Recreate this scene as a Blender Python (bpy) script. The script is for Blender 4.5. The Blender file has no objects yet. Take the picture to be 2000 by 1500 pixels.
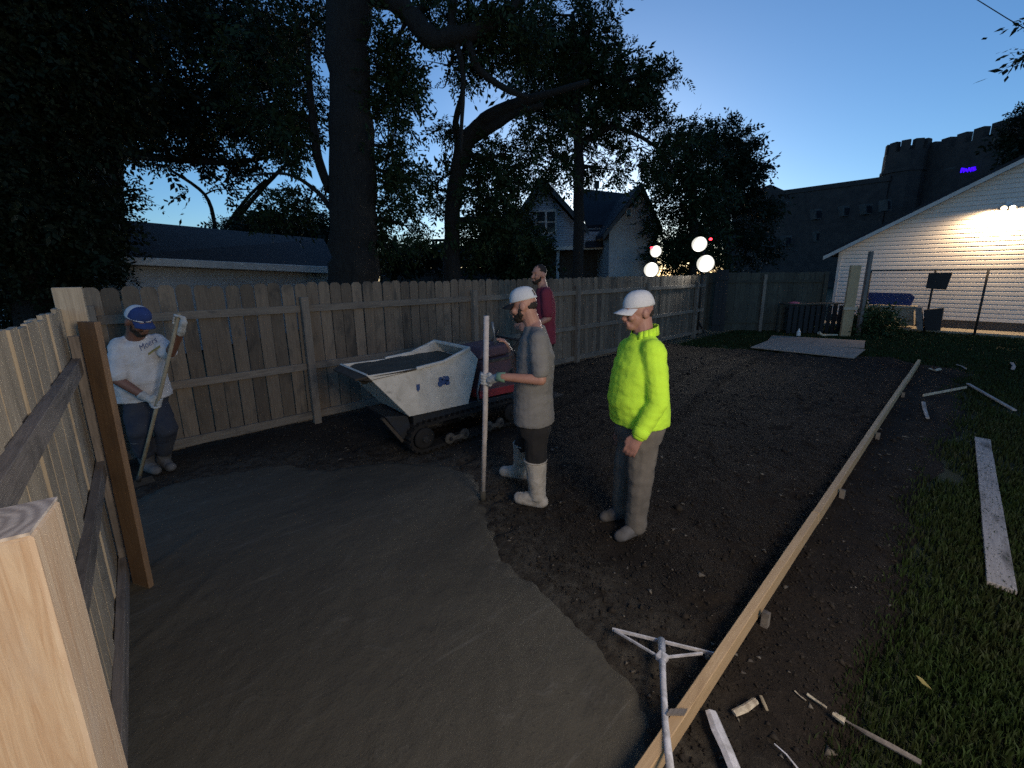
import bpy, bmesh, math, random
import numpy as np
from mathutils import Vector, Matrix, Quaternion, noise as mnoise
random.seed(7); RNG = np.random.default_rng(11)
SC = bpy.context.scene
COL = SC.collection
R = math.radians

# ------------------------------------------------------------------ camera
# yard axes: +Y runs along the side fence, +X along the long back fence
EYE = Vector((0.0, 0.0, 1.92)); FPX = 812.0; CX, CY = 1000.0, 706.0
YAW, PITCH, ROLL = R(41.7), R(11.9), R(0.6)
fw = Vector((math.sin(YAW)*math.cos(PITCH), math.cos(YAW)*math.cos(PITCH), -math.sin(PITCH)))
r0 = Vector((math.cos(YAW), -math.sin(YAW), 0)); u0 = r0.cross(fw)
rt = r0*math.cos(ROLL) - u0*math.sin(ROLL); up = rt.cross(fw)
NH = Vector((math.sin(YAW), math.cos(YAW), 0)); RH = r0.copy()
cam_d = bpy.data.cameras.new('camera'); cam = bpy.data.objects.new('camera', cam_d); COL.objects.link(cam)
cam_d.sensor_width = 36; cam_d.sensor_fit = 'HORIZONTAL'; cam_d.lens = 36*FPX/2000
cam_d.shift_y = (CY-750)/2000; cam_d.clip_start = 0.05; cam_d.clip_end = 1500
cam.matrix_world = Matrix(((rt.x, up.x, -fw.x, EYE.x), (rt.y, up.y, -fw.y, EYE.y), (rt.z, up.z, -fw.z, EYE.z), (0, 0, 0, 1)))
SC.camera = cam

# ------------------------------------------------------------------ sky, sun, exposure (dusk)
SUN_EL, SUN_AZ = R(8.5), R(52)
w = bpy.data.worlds.new('World'); SC.world = w; w.use_nodes = True
nt = w.node_tree; nt.nodes.clear()
sky = nt.nodes.new('ShaderNodeTexSky'); sky.sky_type = 'NISHITA'; sky.sun_disc = False
sky.sun_elevation = SUN_EL; sky.sun_rotation = SUN_AZ; sky.altitude = 200; sky.air_density = 1.0; sky.dust_density = 0.38; sky.ozone_density = 4.7
bg = nt.nodes.new('ShaderNodeBackground'); bg.inputs['Strength'].default_value = 0.15
wo = nt.nodes.new('ShaderNodeOutputWorld')
nt.links.new(sky.outputs[0], bg.inputs['Color']); nt.links.new(bg.outputs[0], wo.inputs[0])
sl = bpy.data.lights.new('sun', 'SUN'); sl.energy = 0.02; sl.angle = R(12); sl.color = (0.8, 0.88, 1.0)
so = bpy.data.objects.new('sun', sl); COL.objects.link(so)
sdir = Vector((math.sin(SUN_AZ)*math.cos(SUN_EL), math.cos(SUN_AZ)*math.cos(SUN_EL), math.sin(SUN_EL)))
so.rotation_euler = (-sdir).to_track_quat('-Z', 'Y').to_euler()
SC.view_settings.view_transform = 'Standard'; SC.view_settings.look = 'None'
SC.view_settings.exposure = 0.25; SC.view_settings.gamma = 1.0; SC.view_settings.use_curve_mapping = False
SC.render.engine = "CYCLES"; SC.cycles.use_denoising = False      # keep the night-shot grain
SC.cycles.max_bounces = 4; SC.cycles.diffuse_bounces = 3; SC.cycles.glossy_bounces = 2; SC.cycles.caustics_reflective = False; SC.cycles.caustics_refractive = False
SC.cycles.sample_clamp_indirect = 0.4; SC.cycles.adaptive_threshold = 0.02

# ------------------------------------------------------------------ helpers
def ray(px, py): return fw + rt*((px-CX)/FPX) - up*((py-CY)/FPX)
def G(px, py, z=0.0):                     # photograph pixel -> point on the level z
    d = ray(px, py); return EYE + d*((z-EYE.z)/d.z)
def V(px, py, n):                         # pixel -> point on the upright plane n metres in front of the camera
    d = ray(px, py); return EYE + d*(n/d.dot(NH))
def PY(px, py, Y): d = ray(px, py); return EYE + d*(Y/d.y)
def PX_(px, py, X): d = ray(px, py); return EYE + d*(X/d.x)

WM = {}
def put(o, parent, M):
    COL.objects.link(o)
    if parent is not None:
        o.parent = parent; o.matrix_basis = WM[parent.name].inverted() @ M
    else: o.matrix_basis = M
    WM[o.name] = M.copy()
    return o
def tag(o, label=None, cat=None, group=None, kind=None):
    if label: o['label'] = label
    if cat: o['category'] = cat
    if group: o['group'] = group
    if kind: o['kind'] = kind
    return o
def empty(name, loc, label=None, cat=None, group=None):
    o = bpy.data.objects.new(name, None); o.empty_display_size = 0.2
    put(o, None, Matrix.Translation(Vector(loc))); return tag(o, label, cat, group)
def np_mesh(name, verts, faces, mat, smooth=False):
    """verts (N,3) array, faces (M,k) array of one face size"""
    verts = np.asarray(verts, np.float32); faces = np.asarray(faces, np.int32); k = faces.shape[1]
    me = bpy.data.meshes.new(name); me.vertices.add(len(verts)); me.vertices.foreach_set('co', verts.ravel())
    me.loops.add(faces.size); me.loops.foreach_set('vertex_index', faces.ravel())
    me.polygons.add(len(faces)); me.polygons.foreach_set('loop_start', np.arange(0, faces.size, k, dtype=np.int32))
    if smooth: me.polygons.foreach_set('use_smooth', np.ones(len(faces), bool))
    me.update(calc_edges=True); me.validate()
    if mat: me.materials.append(mat)
    return me

class MB:
    def __init__(s): s.v = []; s.f = []; s.m = []; s.cm = 0
    def add(s, vs, fs):
        o = len(s.v); s.v += [Vector(v) for v in vs]
        for f in fs: s.f.append([i+o for i in f]); s.m.append(s.cm)
        return s
    def hexa(s, p):                       # 8 corners: bottom 4 (ccw from above), top 4
        return s.add(p, [(3,2,1,0), (4,5,6,7), (0,1,5,4), (1,2,6,5), (2,3,7,6), (3,0,4,7)])
    def box(s, c, size, M=None):
        hx, hy, hz = size[0]/2, size[1]/2, size[2]/2; c = Vector(c)
        p = [Vector((a*hx, b*hy, d*hz)) for d in (-1,1) for a, b in ((-1,-1),(1,-1),(1,1),(-1,1))]
        if M is not None: p = [M @ q for q in p]
        return s.hexa([q+c for q in p])
    def beam(s, a, b, wd, ht, upv=(0,0,1)):
        a, b = Vector(a), Vector(b); d = (b-a).normalized(); sd = d.cross(Vector(upv))
        if sd.length < 1e-4: sd = d.cross(Vector((1,0,0)))
        sd.normalize(); un = sd.cross(d).normalized(); x = sd*(wd/2); z = un*(ht/2)
        return s.hexa([a-x-z, a+x-z, b+x-z, b-x-z, a-x+z, a+x+z, b+x+z, b-x+z][0:4] + [a-x+z, a+x+z, b+x+z, b-x+z])
    def prism(s, poly, off):              # polygon of 3D points extruded by a vector
        off = Vector(off); n = len(poly); a = [Vector(p) for p in poly]
        nn = sum(((a[i]-a[0]).cross(a[(i+1) % n]-a[0]) for i in range(1, n)), Vector())
        if nn.dot(off) > 0: a = a[::-1]
        return s.add(a+[p+off for p in a], [tuple(range(n)), tuple(range(2*n-1, n-1, -1))] + [(i, i+n, (i+1) % n+n, (i+1) % n) for i in range(n)])
    def tube(s, pts, rad, seg=8, cap=True, sq=None, u=None):
        """loft through points; rad scalar or list; sq = list of (a,b) elliptical scale along u / v"""
        pts = [Vector(p) for p in pts]; n = len(pts)
        if not hasattr(rad, '__len__'): rad = [rad]*n
        o = len(s.v); uu = Vector(u) if u is not None else None
        for i, p in enumerate(pts):
            d = (pts[min(i+1, n-1)]-pts[max(i-1, 0)])
            d = d.normalized() if d.length > 1e-9 else Vector((0,0,1))
            if uu is None: uu = d.cross(Vector((0.3,0.5,0.81)))
            if abs(uu.normalized().dot(d)) > 0.98: uu = d.orthogonal()
            a = (uu - d*uu.dot(d)).normalized(); b = d.cross(a); uu = a if u is None else Vector(u)
            ka, kb = sq[i] if sq else (1, 1)
            for j in range(seg):
                t = 2*math.pi*j/seg; s.v.append(p + a*(math.cos(t)*rad[i]*ka) + b*(math.sin(t)*rad[i]*kb))
        for i in range(n-1):
            for j in range(seg):
                s.f.append([o+i*seg+j, o+i*seg+(j+1) % seg, o+(i+1)*seg+(j+1) % seg, o+(i+1)*seg+j]); s.m.append(s.cm)
        if cap:
            s.f.append([o+j for j in range(seg)][::-1]); s.m.append(s.cm)
            s.f.append([o+(n-1)*seg+j for j in range(seg)]); s.m.append(s.cm)
        return s
    def ell(s, c, r, M=None, seg=14, rings=9):
        c = Vector(c); o = len(s.v)
        if not hasattr(r, '__len__'): r = (r, r, r)
        def q(v): return (M @ v if M is not None else v) + c
        s.v.append(q(Vector((0,0,-r[2]))))
        for i in range(1, rings):
            ph = -math.pi/2+math.pi*i/rings
            for j in range(seg):
                t = 2*math.pi*j/seg; s.v.append(q(Vector((r[0]*math.cos(ph)*math.cos(t), r[1]*math.cos(ph)*math.sin(t), r[2]*math.sin(ph)))))
        s.v.append(q(Vector((0,0,r[2])))); e = len(s.v)-1
        fs = [(o, o+1+(j+1) % seg, o+1+j) for j in range(seg)]
        for i in range(rings-2):
            for j in range(seg):
                a = o+1+i*seg; fs.append((a+j, a+(j+1) % seg, a+seg+(j+1) % seg, a+seg+j))
        a = o+1+(rings-2)*seg; fs += [(a+j, a+(j+1) % seg, e) for j in range(seg)]
        for f in fs: s.f.append(list(f)); s.m.append(s.cm)
        return s
    def cap(s, a, b, ra, rb, seg=12, sq=None, u=None):
        """closed capsule with rounded ends"""
        a, b = Vector(a), Vector(b); d = (b-a); L = d.length; d = d/L if L > 1e-6 else Vector((0,0,1))
        pts, rad = [], []
        for k in (0.97, 0.8, 0.5, 0.0): pts.append(a-d*(ra*k)); rad.append(ra*math.sqrt(max(0.0, 1-k*k)))
        for k in (0.0, 0.5, 0.8, 0.97): pts.append(b+d*(rb*k)); rad.append(rb*math.sqrt(max(0.0, 1-k*k)))
        return s.tube(pts, rad, seg, True, [sq]*8 if sq else None, u)
    def mesh(s, name, mats, M=None, smooth=False):
        me = bpy.data.meshes.new(name)
        Mi = M.inverted() if M is not None else Matrix()
        me.from_pydata([tuple(Mi @ v) for v in s.v], [], s.f)
        for m in (mats if isinstance(mats, (list, tuple)) else [mats]): me.materials.append(m)
        if max(s.m, default=0) > 0: me.polygons.foreach_set('material_index', s.m)
        if smooth: me.polygons.foreach_set('use_smooth', [True]*len(me.polygons))
        me.update(); return me
    def build(s, name, mats, parent=None, smooth=False, bevel=0.0, label=None, cat=None, group=None, kind=None):
        if parent is not None: M = WM[parent.name]
        else:
            xs = [v.x for v in s.v]; ys = [v.y for v in s.v]; zs = [v.z for v in s.v]
            M = Matrix.Translation(((min(xs)+max(xs))/2, (min(ys)+max(ys))/2, min(zs)))
        o = bpy.data.objects.new(name, s.mesh(name, mats, M, smooth)); put(o, parent, M)
        if bevel:
            b = o.modifiers.new('bevel', 'BEVEL'); b.width = bevel; b.segments = 2; b.limit_method = 'ANGLE'; b.angle_limit = R(40)
        return tag(o, label, cat, group, kind)
def mobj(name, me, parent, M, **k): return tag(put(bpy.data.objects.new(name, me), parent, M), **k)
def frame(o, x, yhint):                   # matrix with local X along x
    x = Vector(x).normalized(); z = x.cross(Vector(yhint)).normalized(); y = z.cross(x)
    return Matrix(((x.x, y.x, z.x, o[0]), (x.y, y.y, z.y, o[1]), (x.z, y.z, z.z, o[2]), (0,0,0,1)))
_bc = {}
def board(name, a, b, wd, th, mat, parent=None, wdir=(0,0,1), bev=0.002, rag=0.0, **k):
    """board from a to b along local X; width wd along wdir, thickness th"""
    a, b = Vector(a), Vector(b); L = (b-a).length; M = frame(a, b-a, wdir)
    key = (round(L, 3), wd, th, mat.name, rag)
    if key not in _bc:
        n = 9 if rag else 2; m = MB(); rr = random.Random(len(_bc))
        xs = [L*i/(n-1) for i in range(n)]
        pr = []
        for x in xs:
            j = [rr.uniform(-rag, rag) for _ in range(4)]
            pr.append([Vector((x, -wd/2+j[0], -th/2)), Vector((x, wd/2+j[1], -th/2)), Vector((x, wd/2+j[1], th/2+j[2]*.3)), Vector((x, -wd/2+j[0], th/2+j[3]*.3))])
        for i in range(n-1): m.add(pr[i]+pr[i+1], [(0,1,5,4), (1,2,6,5), (2,3,7,6), (3,0,4,7)])
        m.add(pr[0], [(0,3,2,1)]); m.add(pr[-1], [(0,1,2,3)])
        me = m.mesh(name, mat)
        bm = bmesh.new(); bm.from_mesh(me); bmesh.ops.remove_doubles(bm, verts=bm.verts, dist=1e-5); bmesh.ops.recalc_face_normals(bm, faces=bm.faces)
        if bev: bmesh.ops.bevel(bm, geom=[e for e in bm.edges if len(e.link_faces) == 2 and e.calc_face_angle(0) > 0.8], offset=bev, segments=1, affect='EDGES')
        bm.to_mesh(me); bm.free(); _bc[key] = me
    return mobj(name, _bc[key], parent, M, **k)

# value noise on arrays
def vnoise(x, y, seed=0):
    xi = np.floor(x).astype(np.int64); yi = np.floor(y).astype(np.int64); xf = x-xi; yf = y-yi
    def h(a, b):
        n = (a*374761393 + b*668265263 + seed*974634721) & 0xffffffff
        n = ((n ^ (n >> 13))*1274126177) & 0xffffffff
        return ((n ^ (n >> 16)) & 0xffff)/65535.0
    u_ = xf*xf*(3-2*xf); v_ = yf*yf*(3-2*yf)
    return (h(xi, yi)*(1-u_)+h(xi+1, yi)*u_)*(1-v_)+(h(xi, yi+1)*(1-u_)+h(xi+1, yi+1)*u_)*v_
def fbm(x, y, oct=4, seed=0):
    s_ = 0; a = 0.5
    for i in range(oct): s_ = s_+a*vnoise(x*2**i, y*2**i, seed+i*7); a *= 0.5
    return s_

# ------------------------------------------------------------------ materials
def newmat(name):
    m = bpy.data.materials.new(name); m.use_nodes = True; t = m.node_tree
    return m, t, t.nodes['Principled BSDF']
def mixrgb(t, fac, a, b, mode='MIX'):
    n = t.nodes.new('ShaderNodeMix'); n.data_type = 'RGBA'; n.blend_type = mode
    for i, x in ((0, fac), (6, a), (7, b)):
        if isinstance(x, (int, float)): n.inputs[i].default_value = x
        elif isinstance(x, tuple): n.inputs[i].default_value = (*x, 1)
        else: t.links.new(x, n.inputs[i])
    return n.outputs[2]
def ramp(t, src, lo, hi):
    n = t.nodes.new('ShaderNodeMapRange'); n.inputs['From Min'].default_value = lo; n.inputs['From Max'].default_value = hi
    t.links.new(src, n.inputs['Value']); return n.outputs[0]
def noise_tex(t, scale, detail=4, rough=0.55, vec=None, dist=0.0):
    n = t.nodes.new('ShaderNodeTexNoise'); n.inputs['Scale'].default_value = scale; n.inputs['Detail'].default_value = detail
    n.inputs['Roughness'].default_value = rough; n.inputs['Distortion'].default_value = dist
    if vec is not None: t.links.new(vec, n.inputs['Vector'])
    return n
def coords(t, scale=(1,1,1), rnd=True, world=False):
    tc = t.nodes.new('ShaderNodeTexCoord'); mp = t.nodes.new('ShaderNodeMapping'); mp.inputs['Scale'].default_value = scale
    if world:
        g = t.nodes.new('ShaderNodeNewGeometry'); t.links.new(g.outputs['Position'], mp.inputs['Vector']); return mp.outputs[0]
    src = tc.outputs['Object']
    if rnd:
        oi = t.nodes.new('ShaderNodeObjectInfo'); va = t.nodes.new('ShaderNodeVectorMath'); va.operation = 'MULTIPLY_ADD'
        cb = t.nodes.new('ShaderNodeCombineXYZ'); cb.inputs[0].default_value = 31; cb.inputs[1].default_value = 17; cb.inputs[2].default_value = 9
        sc = t.nodes.new('ShaderNodeVectorMath'); sc.operation = 'SCALE'; t.links.new(cb.outputs[0], sc.inputs[0]); t.links.new(oi.outputs['Random'], sc.inputs['Scale'])
        ad = t.nodes.new('ShaderNodeVectorMath'); ad.operation = 'ADD'; t.links.new(src, ad.inputs[0]); t.links.new(sc.outputs[0], ad.inputs[1]); src = ad.outputs[0]
        t.nodes.remove(va)
    t.links.new(src, mp.inputs['Vector']); return mp.outputs[0]
def bump(t, p, h, strength=0.4, dist=0.01):
    b = t.nodes.new('ShaderNodeBump'); b.inputs['Strength'].default_value = strength; b.inputs['Distance'].default_value = dist
    t.links.new(h, b.inputs['Height']); t.links.new(b.outputs[0], p.inputs['Normal'])
def solid(name, c, c2=None, rough=0.7, scale=6, bmp=0.2, bscale=None, metal=0.0, world=False, bdist=0.006):
    m, t, p = newmat(name); p.inputs['Roughness'].default_value = rough; p.inputs['Metallic'].default_value = metal; p.inputs['Specular IOR Level'].default_value = 0.3 if rough > 0.55 else 0.5
    c2 = c2 or tuple(x*0.6 for x in c); v = coords(t, world=world)
    n = noise_tex(t, scale, 5, 0.6, v, 0.4)
    t.links.new(mixrgb(t, ramp(t, n.outputs[0], 0.35, 0.68), c, c2), p.inputs['Base Color'])
    if bmp: bump(t, p, noise_tex(t, bscale or scale*5, 4, 0.6, v).outputs[0], bmp, bdist)
    return m
def wood(name, c, c2, stain=None, rough=0.75, var=0.35):
    m, t, p = newmat(name); p.inputs['Roughness'].default_value = rough
    v = coords(t, (1.2, 22, 22)); v2 = coords(t, (1.5, 4, 4))
    g = noise_tex(t, 3.0, 6, 0.65, v, 1.2); b_ = noise_tex(t, 1.6, 4, 0.6, v2, 0.6)
    col = mixrgb(t, ramp(t, g.outputs[0], 0.35, 0.66), c, c2)
    if stain: col = mixrgb(t, ramp(t, b_.outputs[0], 0.52, 0.72), col, stain)
    oi = t.nodes.new('ShaderNodeObjectInfo')
    col = mixrgb(t, 1.0, col, mixrgb(t, oi.outputs['Random'], (1-var,)*3, (1.0,)*3), 'MULTIPLY')
    t.links.new(col, p.inputs['Base Color']); bump(t, p, g.outputs[0], 0.35, 0.004)
    return m
def emit(name, c, s):
    m, t, p = newmat(name); p.inputs['Emission Color'].default_value = (*c, 1); p.inputs['Emission Strength'].default_value = s
    p.inputs['Base Color'].default_value = (0.05, 0.05, 0.05, 1); return m
M_ = {}
M_['picket'] = wood('weathered_picket', (0.25, 0.195, 0.14), (0.155, 0.122, 0.09), (0.085, 0.074, 0.06), 0.85, 0.55)
M_['picket_new'] = wood('pale_picket', (0.50, 0.42, 0.31), (0.34, 0.275, 0.20), (0.24, 0.20, 0.145), 0.8, 0.35)
M_['rail'] = wood('weathered_rail', (0.25, 0.21, 0.165), (0.15, 0.125, 0.10), (0.09, 0.08, 0.07), 0.85, 0.2)
M_['raildark'] = wood('grey_rail', (0.24, 0.205, 0.18), (0.135, 0.118, 0.105), (0.085, 0.075, 0.068), 0.85, 0.2)
M_['fir'] = wood('fresh_fir', (0.52, 0.36, 0.20), (0.43, 0.285, 0.15), (0.38, 0.25, 0.13), 0.65, 0.1)
M_['post'] = wood('fresh_post', (0.62, 0.485, 0.35), (0.50, 0.345, 0.225), (0.55, 0.46, 0.37), 0.7, 0.05)
m, t, p = newmat('end_grain'); p.inputs['Roughness'].default_value = 0.85
tc = t.nodes.new('ShaderNodeTexCoord'); mp = t.nodes.new('ShaderNodeMapping'); mp.inputs['Location'].default_value = (0.045, 0.01, 0); t.links.new(tc.outputs['Object'], mp.inputs['Vector'])
wv_ = t.nodes.new('ShaderNodeTexWave'); wv_.wave_type = 'RINGS'; wv_.rings_direction = 'Z'; wv_.inputs['Scale'].default_value = 16; wv_.inputs['Distortion'].default_value = 2.5; wv_.inputs['Detail'].default_value = 3; wv_.inputs['Detail Scale'].default_value = 2.0
t.links.new(mp.outputs[0], wv_.inputs['Vector']); nz_ = noise_tex(t, 24, 5, 0.6, mp.outputs[0])
c = mixrgb(t, wv_.outputs['Fac'], (0.60, 0.53, 0.47), (0.36, 0.31, 0.28)); c = mixrgb(t, ramp(t, nz_.outputs[0], 0.56, 0.72), c, (0.20, 0.19, 0.18))
t.links.new(c, p.inputs['Base Color']); bump(t, p, nz_.outputs[0], 0.4, 0.004); M_['endgrain'] = m
M_['plank'] = wood('orange_plank', (0.20, 0.125, 0.070), (0.145, 0.090, 0.052), (0.11, 0.07, 0.045), 0.7, 0.1)
M_['greyboard'] = wood('grey_board', (0.42, 0.385, 0.36), (0.30, 0.275, 0.26), (0.10, 0.09, 0.08), 0.85, 0.15)
M_['ply'] = wood('plywood', (0.33, 0.27, 0.21), (0.25, 0.205, 0.165), (0.17, 0.145, 0.12), 0.8, 0.15)
M_['darkwood'] = wood('dark_board', (0.088, 0.086, 0.064), (0.052, 0.052, 0.04), (0.036, 0.035, 0.028), 0.9, 0.35)
M_['splinter'] = solid('split_wood', (0.62, 0.54, 0.40), (0.30, 0.24, 0.17), 0.85, 30, 0.5)
M_['whitepaint'] = solid('scuffed_white_paint', (0.62, 0.61, 0.64), (0.34, 0.33, 0.33), 0.6, 22, 0.2)
M_['siding'] = solid('cream_siding', (0.72, 0.655, 0.59), (0.66, 0.60, 0.54), 0.55, 1.2, 0.05)
M_['trim'] = solid('white_trim', (0.62, 0.57, 0.52), (0.5, 0.46, 0.42), 0.6, 3, 0.05)
M_['shingle'] = solid('dark_shingle', (0.03, 0.032, 0.038), (0.018, 0.02, 0.024), 0.95, 9, 0.6, 22)
M_['bluewall'] = solid('blue_grey_siding', (0.37, 0.395, 0.44), (0.32, 0.34, 0.38), 0.7, 2, 0.1)
M_['palewall'] = solid('pale_grey_siding', (0.46, 0.445, 0.44), (0.40, 0.39, 0.39), 0.7, 2, 0.1)
M_['stone'] = solid('dark_brick', (0.062, 0.052, 0.049), (0.036, 0.031, 0.031), 0.9, 1.4, 0.6, 5)
M_['paletrim'] = solid('limestone_trim', (0.10, 0.10, 0.10), (0.07, 0.07, 0.07), 0.9, 2, 0.3)
M_['glass'] = solid('dark_glass', (0.02, 0.024, 0.03), (0.015, 0.018, 0.022), 0.12, 1, 0.0)
M_['white_tub'] = solid('white_poly_tub', (0.66, 0.625, 0.56), (0.50, 0.47, 0.41), 0.55, 7, 0.15)
m = M_['white_tub']; t = m.node_tree; p = t.nodes['Principled BSDF']; src = p.inputs['Base Color'].links[0].from_socket; v = coords(t)
ns = noise_tex(t, 11, 6, 0.75, v, 0.6); nb = noise_tex(t, 2.2, 3, 0.6, v); mu = t.nodes.new('ShaderNodeMath'); mu.operation = 'MULTIPLY'; t.links.new(ramp(t, ns.outputs[0], 0.56, 0.66), mu.inputs[0]); t.links.new(ramp(t, nb.outputs[0], 0.42, 0.62), mu.inputs[1])
t.links.new(mixrgb(t, mu.outputs[0], src, (0.27, 0.25, 0.215)), p.inputs['Base Color'])
M_['red'] = solid('red_machine_paint', (0.34, 0.035, 0.04), (0.24, 0.03, 0.032), 0.5, 7, 0.1)
M_['redgrey'] = solid('dusty_red_hood', (0.13, 0.075, 0.085), (0.08, 0.055, 0.065), 0.6, 9, 0.1)
M_['blackmetal'] = solid('black_steel', (0.028, 0.028, 0.03), (0.05, 0.045, 0.04), 0.6, 12, 0.2, metal=0.3)
M_['navymetal'] = solid('navy_steel', (0.014, 0.019, 0.03), (0.018, 0.018, 0.018), 0.55, 8, 0.2)
M_['steel'] = solid('galvanised_steel', (0.30, 0.30, 0.30), (0.2, 0.2, 0.2), 0.5, 12, 0.1, metal=0.6)
M_['roller'] = solid('muddy_roller', (0.12, 0.105, 0.085), (0.035, 0.031, 0.027), 0.8, 16, 0.3)
M_['rubber'] = solid('black_rubber', (0.012, 0.0115, 0.011), (0.022, 0.019, 0.017), 0.85, 10, 0.3)
M_['mud'] = solid('mud_crust', (0.07, 0.058, 0.046), (0.045, 0.038, 0.03), 0.9, 14, 0.6)
M_['decal'] = solid('blue_decal', (0.035, 0.07, 0.19), (0.05, 0.09, 0.21), 0.5, 20, 0.0)
M_['pole'] = solid('pale_handle', (0.56, 0.50, 0.47), (0.40, 0.35, 0.32), 0.65, 14, 0.2)
M_['handle'] = solid('tan_handle', (0.34, 0.28, 0.185), (0.25, 0.20, 0.13), 0.7, 14, 0.2)
M_['skin'] = solid('skin', (0.42, 0.215, 0.155), (0.36, 0.175, 0.12), 0.55, 9, 0.1, 60)
M_['skin2'] = solid('tanned_skin', (0.20, 0.095, 0.065), (0.16, 0.075, 0.05), 0.55, 9, 0.1, 60)
M_['skin3'] = solid('ruddy_skin', (0.36, 0.18, 0.135), (0.30, 0.145, 0.11), 0.55, 9, 0.1, 60)
M_['hair'] = solid('dark_hair', (0.018, 0.013, 0.011), (0.03, 0.022, 0.017), 0.7, 60, 0.6, 120)
def cloth(name, c, c2=None, sc=7): return solid(name, c, c2 or tuple(x*0.82 for x in c), 0.9, sc, 0.25, 40, bdist=0.01)
M_['greyshirt'] = cloth('grey_shirt', (0.205, 0.193, 0.18))
M_['whiteshirt'] = cloth('white_shirt', (0.60, 0.59, 0.60), (0.47, 0.46, 0.46), 12)
M_['redshirt'] = cloth('wine_shirt', (0.20, 0.030, 0.050))
M_['blackpants'] = cloth('black_trousers', (0.018, 0.017, 0.018), (0.026, 0.023, 0.021))
M_['jeans'] = cloth('blue_jeans', (0.026, 0.031, 0.046), (0.045, 0.047, 0.055), 9)
M_['greypants'] = cloth('grey_trousers', (0.17, 0.148, 0.125), (0.115, 0.10, 0.086))
M_['boot'] = solid('muddy_white_boot', (0.46, 0.42, 0.37), (0.30, 0.265, 0.22), 0.75, 13, 0.3)
M_['darkboot'] = solid('grey_muddy_boot', (0.13, 0.125, 0.125), (0.06, 0.055, 0.05), 0.8, 9, 0.3)
M_['glove'] = cloth('grey_glove', (0.50, 0.50, 0.48), (0.30, 0.30, 0.29), 30)
M_['cuff'] = cloth('green_cuff', (0.16, 0.27, 0.20))
M_['capwhite'] = cloth('white_cap', (0.60, 0.60, 0.61), (0.52, 0.52, 0.54), 60)
M_['capblue'] = cloth('blue_cap', (0.03, 0.06, 0.19), (0.025, 0.045, 0.14), 30)
M_['capblack'] = cloth('black_brim', (0.02, 0.02, 0.022))
m, t, p = newmat('lime_safety_shirt'); p.inputs['Roughness'].default_value = 0.9          
v = coords(t); t.links.new(mixrgb(t, noise_tex(t, 9, 4, 0.6, v).outputs[0], (0.62, 0.96, 0.05), (0.54, 0.86, 0.045)), p.inputs['Base Color'])
bump(t, p, noise_tex(t, 40, 4, 0.6, v).outputs[0], 0.25, 0.01); M_['lime'] = m
# wet concrete
m, t, p = newmat('wet_concrete'); v = coords(t, world=True)
p.inputs['Specular IOR Level'].default_value = 0.25; n1 = noise_tex(t, 0.9, 5, 0.6, v, 1.5); n2 = noise_tex(t, 55, 5, 0.7, v); n3 = noise_tex(t, 6, 5, 0.65, v, 1.0)
c = mixrgb(t, ramp(t, n1.outputs[0], 0.3, 0.7), (0.084, 0.076, 0.058), (0.058, 0.052, 0.040))
c = mixrgb(t, ramp(t, n3.outputs[0], 0.60, 0.78), c, (0.108, 0.101, 0.085))
c = mixrgb(t, ramp(t, n2.outputs[0], 0.58, 0.74), c, (0.036, 0.033, 0.027))
tcg = t.nodes.new('ShaderNodeNewGeometry'); mpr = t.nodes.new('ShaderNodeMapping'); mpr.inputs['Rotation'].default_value = (0, 0, R(38)); mpr.inputs['Scale'].default_value = (1.1, 9.0, 1.0); t.links.new(tcg.outputs['Position'], mpr.inputs['Vector'])
n4 = noise_tex(t, 1.3, 6, 0.68, mpr.outputs[0], 1.6); c = mixrgb(t, ramp(t, n4.outputs[0], 0.58, 0.80), c, (0.118, 0.111, 0.094)); c = mixrgb(t, ramp(t, n4.outputs[0], 0.42, 0.22), c, (0.045, 0.042, 0.035))
t.links.new(c, p.inputs['Base Color']); rr_ = ramp(t, n3.outputs[0], 0.2, 0.8)
mr = t.nodes.new('ShaderNodeMapRange'); mr.inputs['To Min'].default_value = 0.62; mr.inputs['To Max'].default_value = 0.85; t.links.new(n3.outputs[0], mr.inputs['Value']); t.links.new(mr.outputs[0], p.inputs['Roughness'])
mx = t.nodes.new('ShaderNodeMath'); mx.operation = 'MULTIPLY_ADD'; mx.inputs[1].default_value = 0.5; t.links.new(n2.outputs[0], mx.inputs[0]); t.links.new(n3.outputs[0], mx.inputs[2])
bump(t, p, mx.outputs[0], 0.55, 0.014); M_['concrete'] = m
# soil
m, t, p = newmat('dark_soil'); v = coords(t, world=True); p.inputs['Specular IOR Level'].default_value = 0.15; p.inputs['Roughness'].default_value = 0.95
n1 = noise_tex(t, 1.1, 5, 0.65, v, 0.8); n2 = noise_tex(t, 26, 6, 0.75, v, 0.4); n3 = noise_tex(t, 70, 4, 0.7, v)
c = mixrgb(t, ramp(t, n1.outputs[0], 0.36, 0.66), (0.032, 0.025, 0.019), (0.014, 0.0112, 0.009))
c = mixrgb(t, ramp(t, n2.outputs[0], 0.55, 0.70), c, (0.048, 0.038, 0.029)); c = mixrgb(t, ramp(t, n3.outputs[0], 0.66, 0.74), c, (0.11, 0.093, 0.072))
at = t.nodes.new('ShaderNodeAttribute'); at.attribute_name = 'cement'; n5 = noise_tex(t, 9, 5, 0.7, v, 0.8)
mu = t.nodes.new('ShaderNodeMath'); mu.operation = 'MULTIPLY'; t.links.new(at.outputs['Fac'], mu.inputs[0]); t.links.new(ramp(t, n5.outputs[0], 0.34, 0.62), mu.inputs[1])
c = mixrgb(t, mu.outputs[0], c, (0.075, 0.067, 0.054))
t.links.new(c, p.inputs['Base Color']); bump(t, p, n2.outputs[0], 0.9, 0.03); M_['soil'] = m
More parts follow.
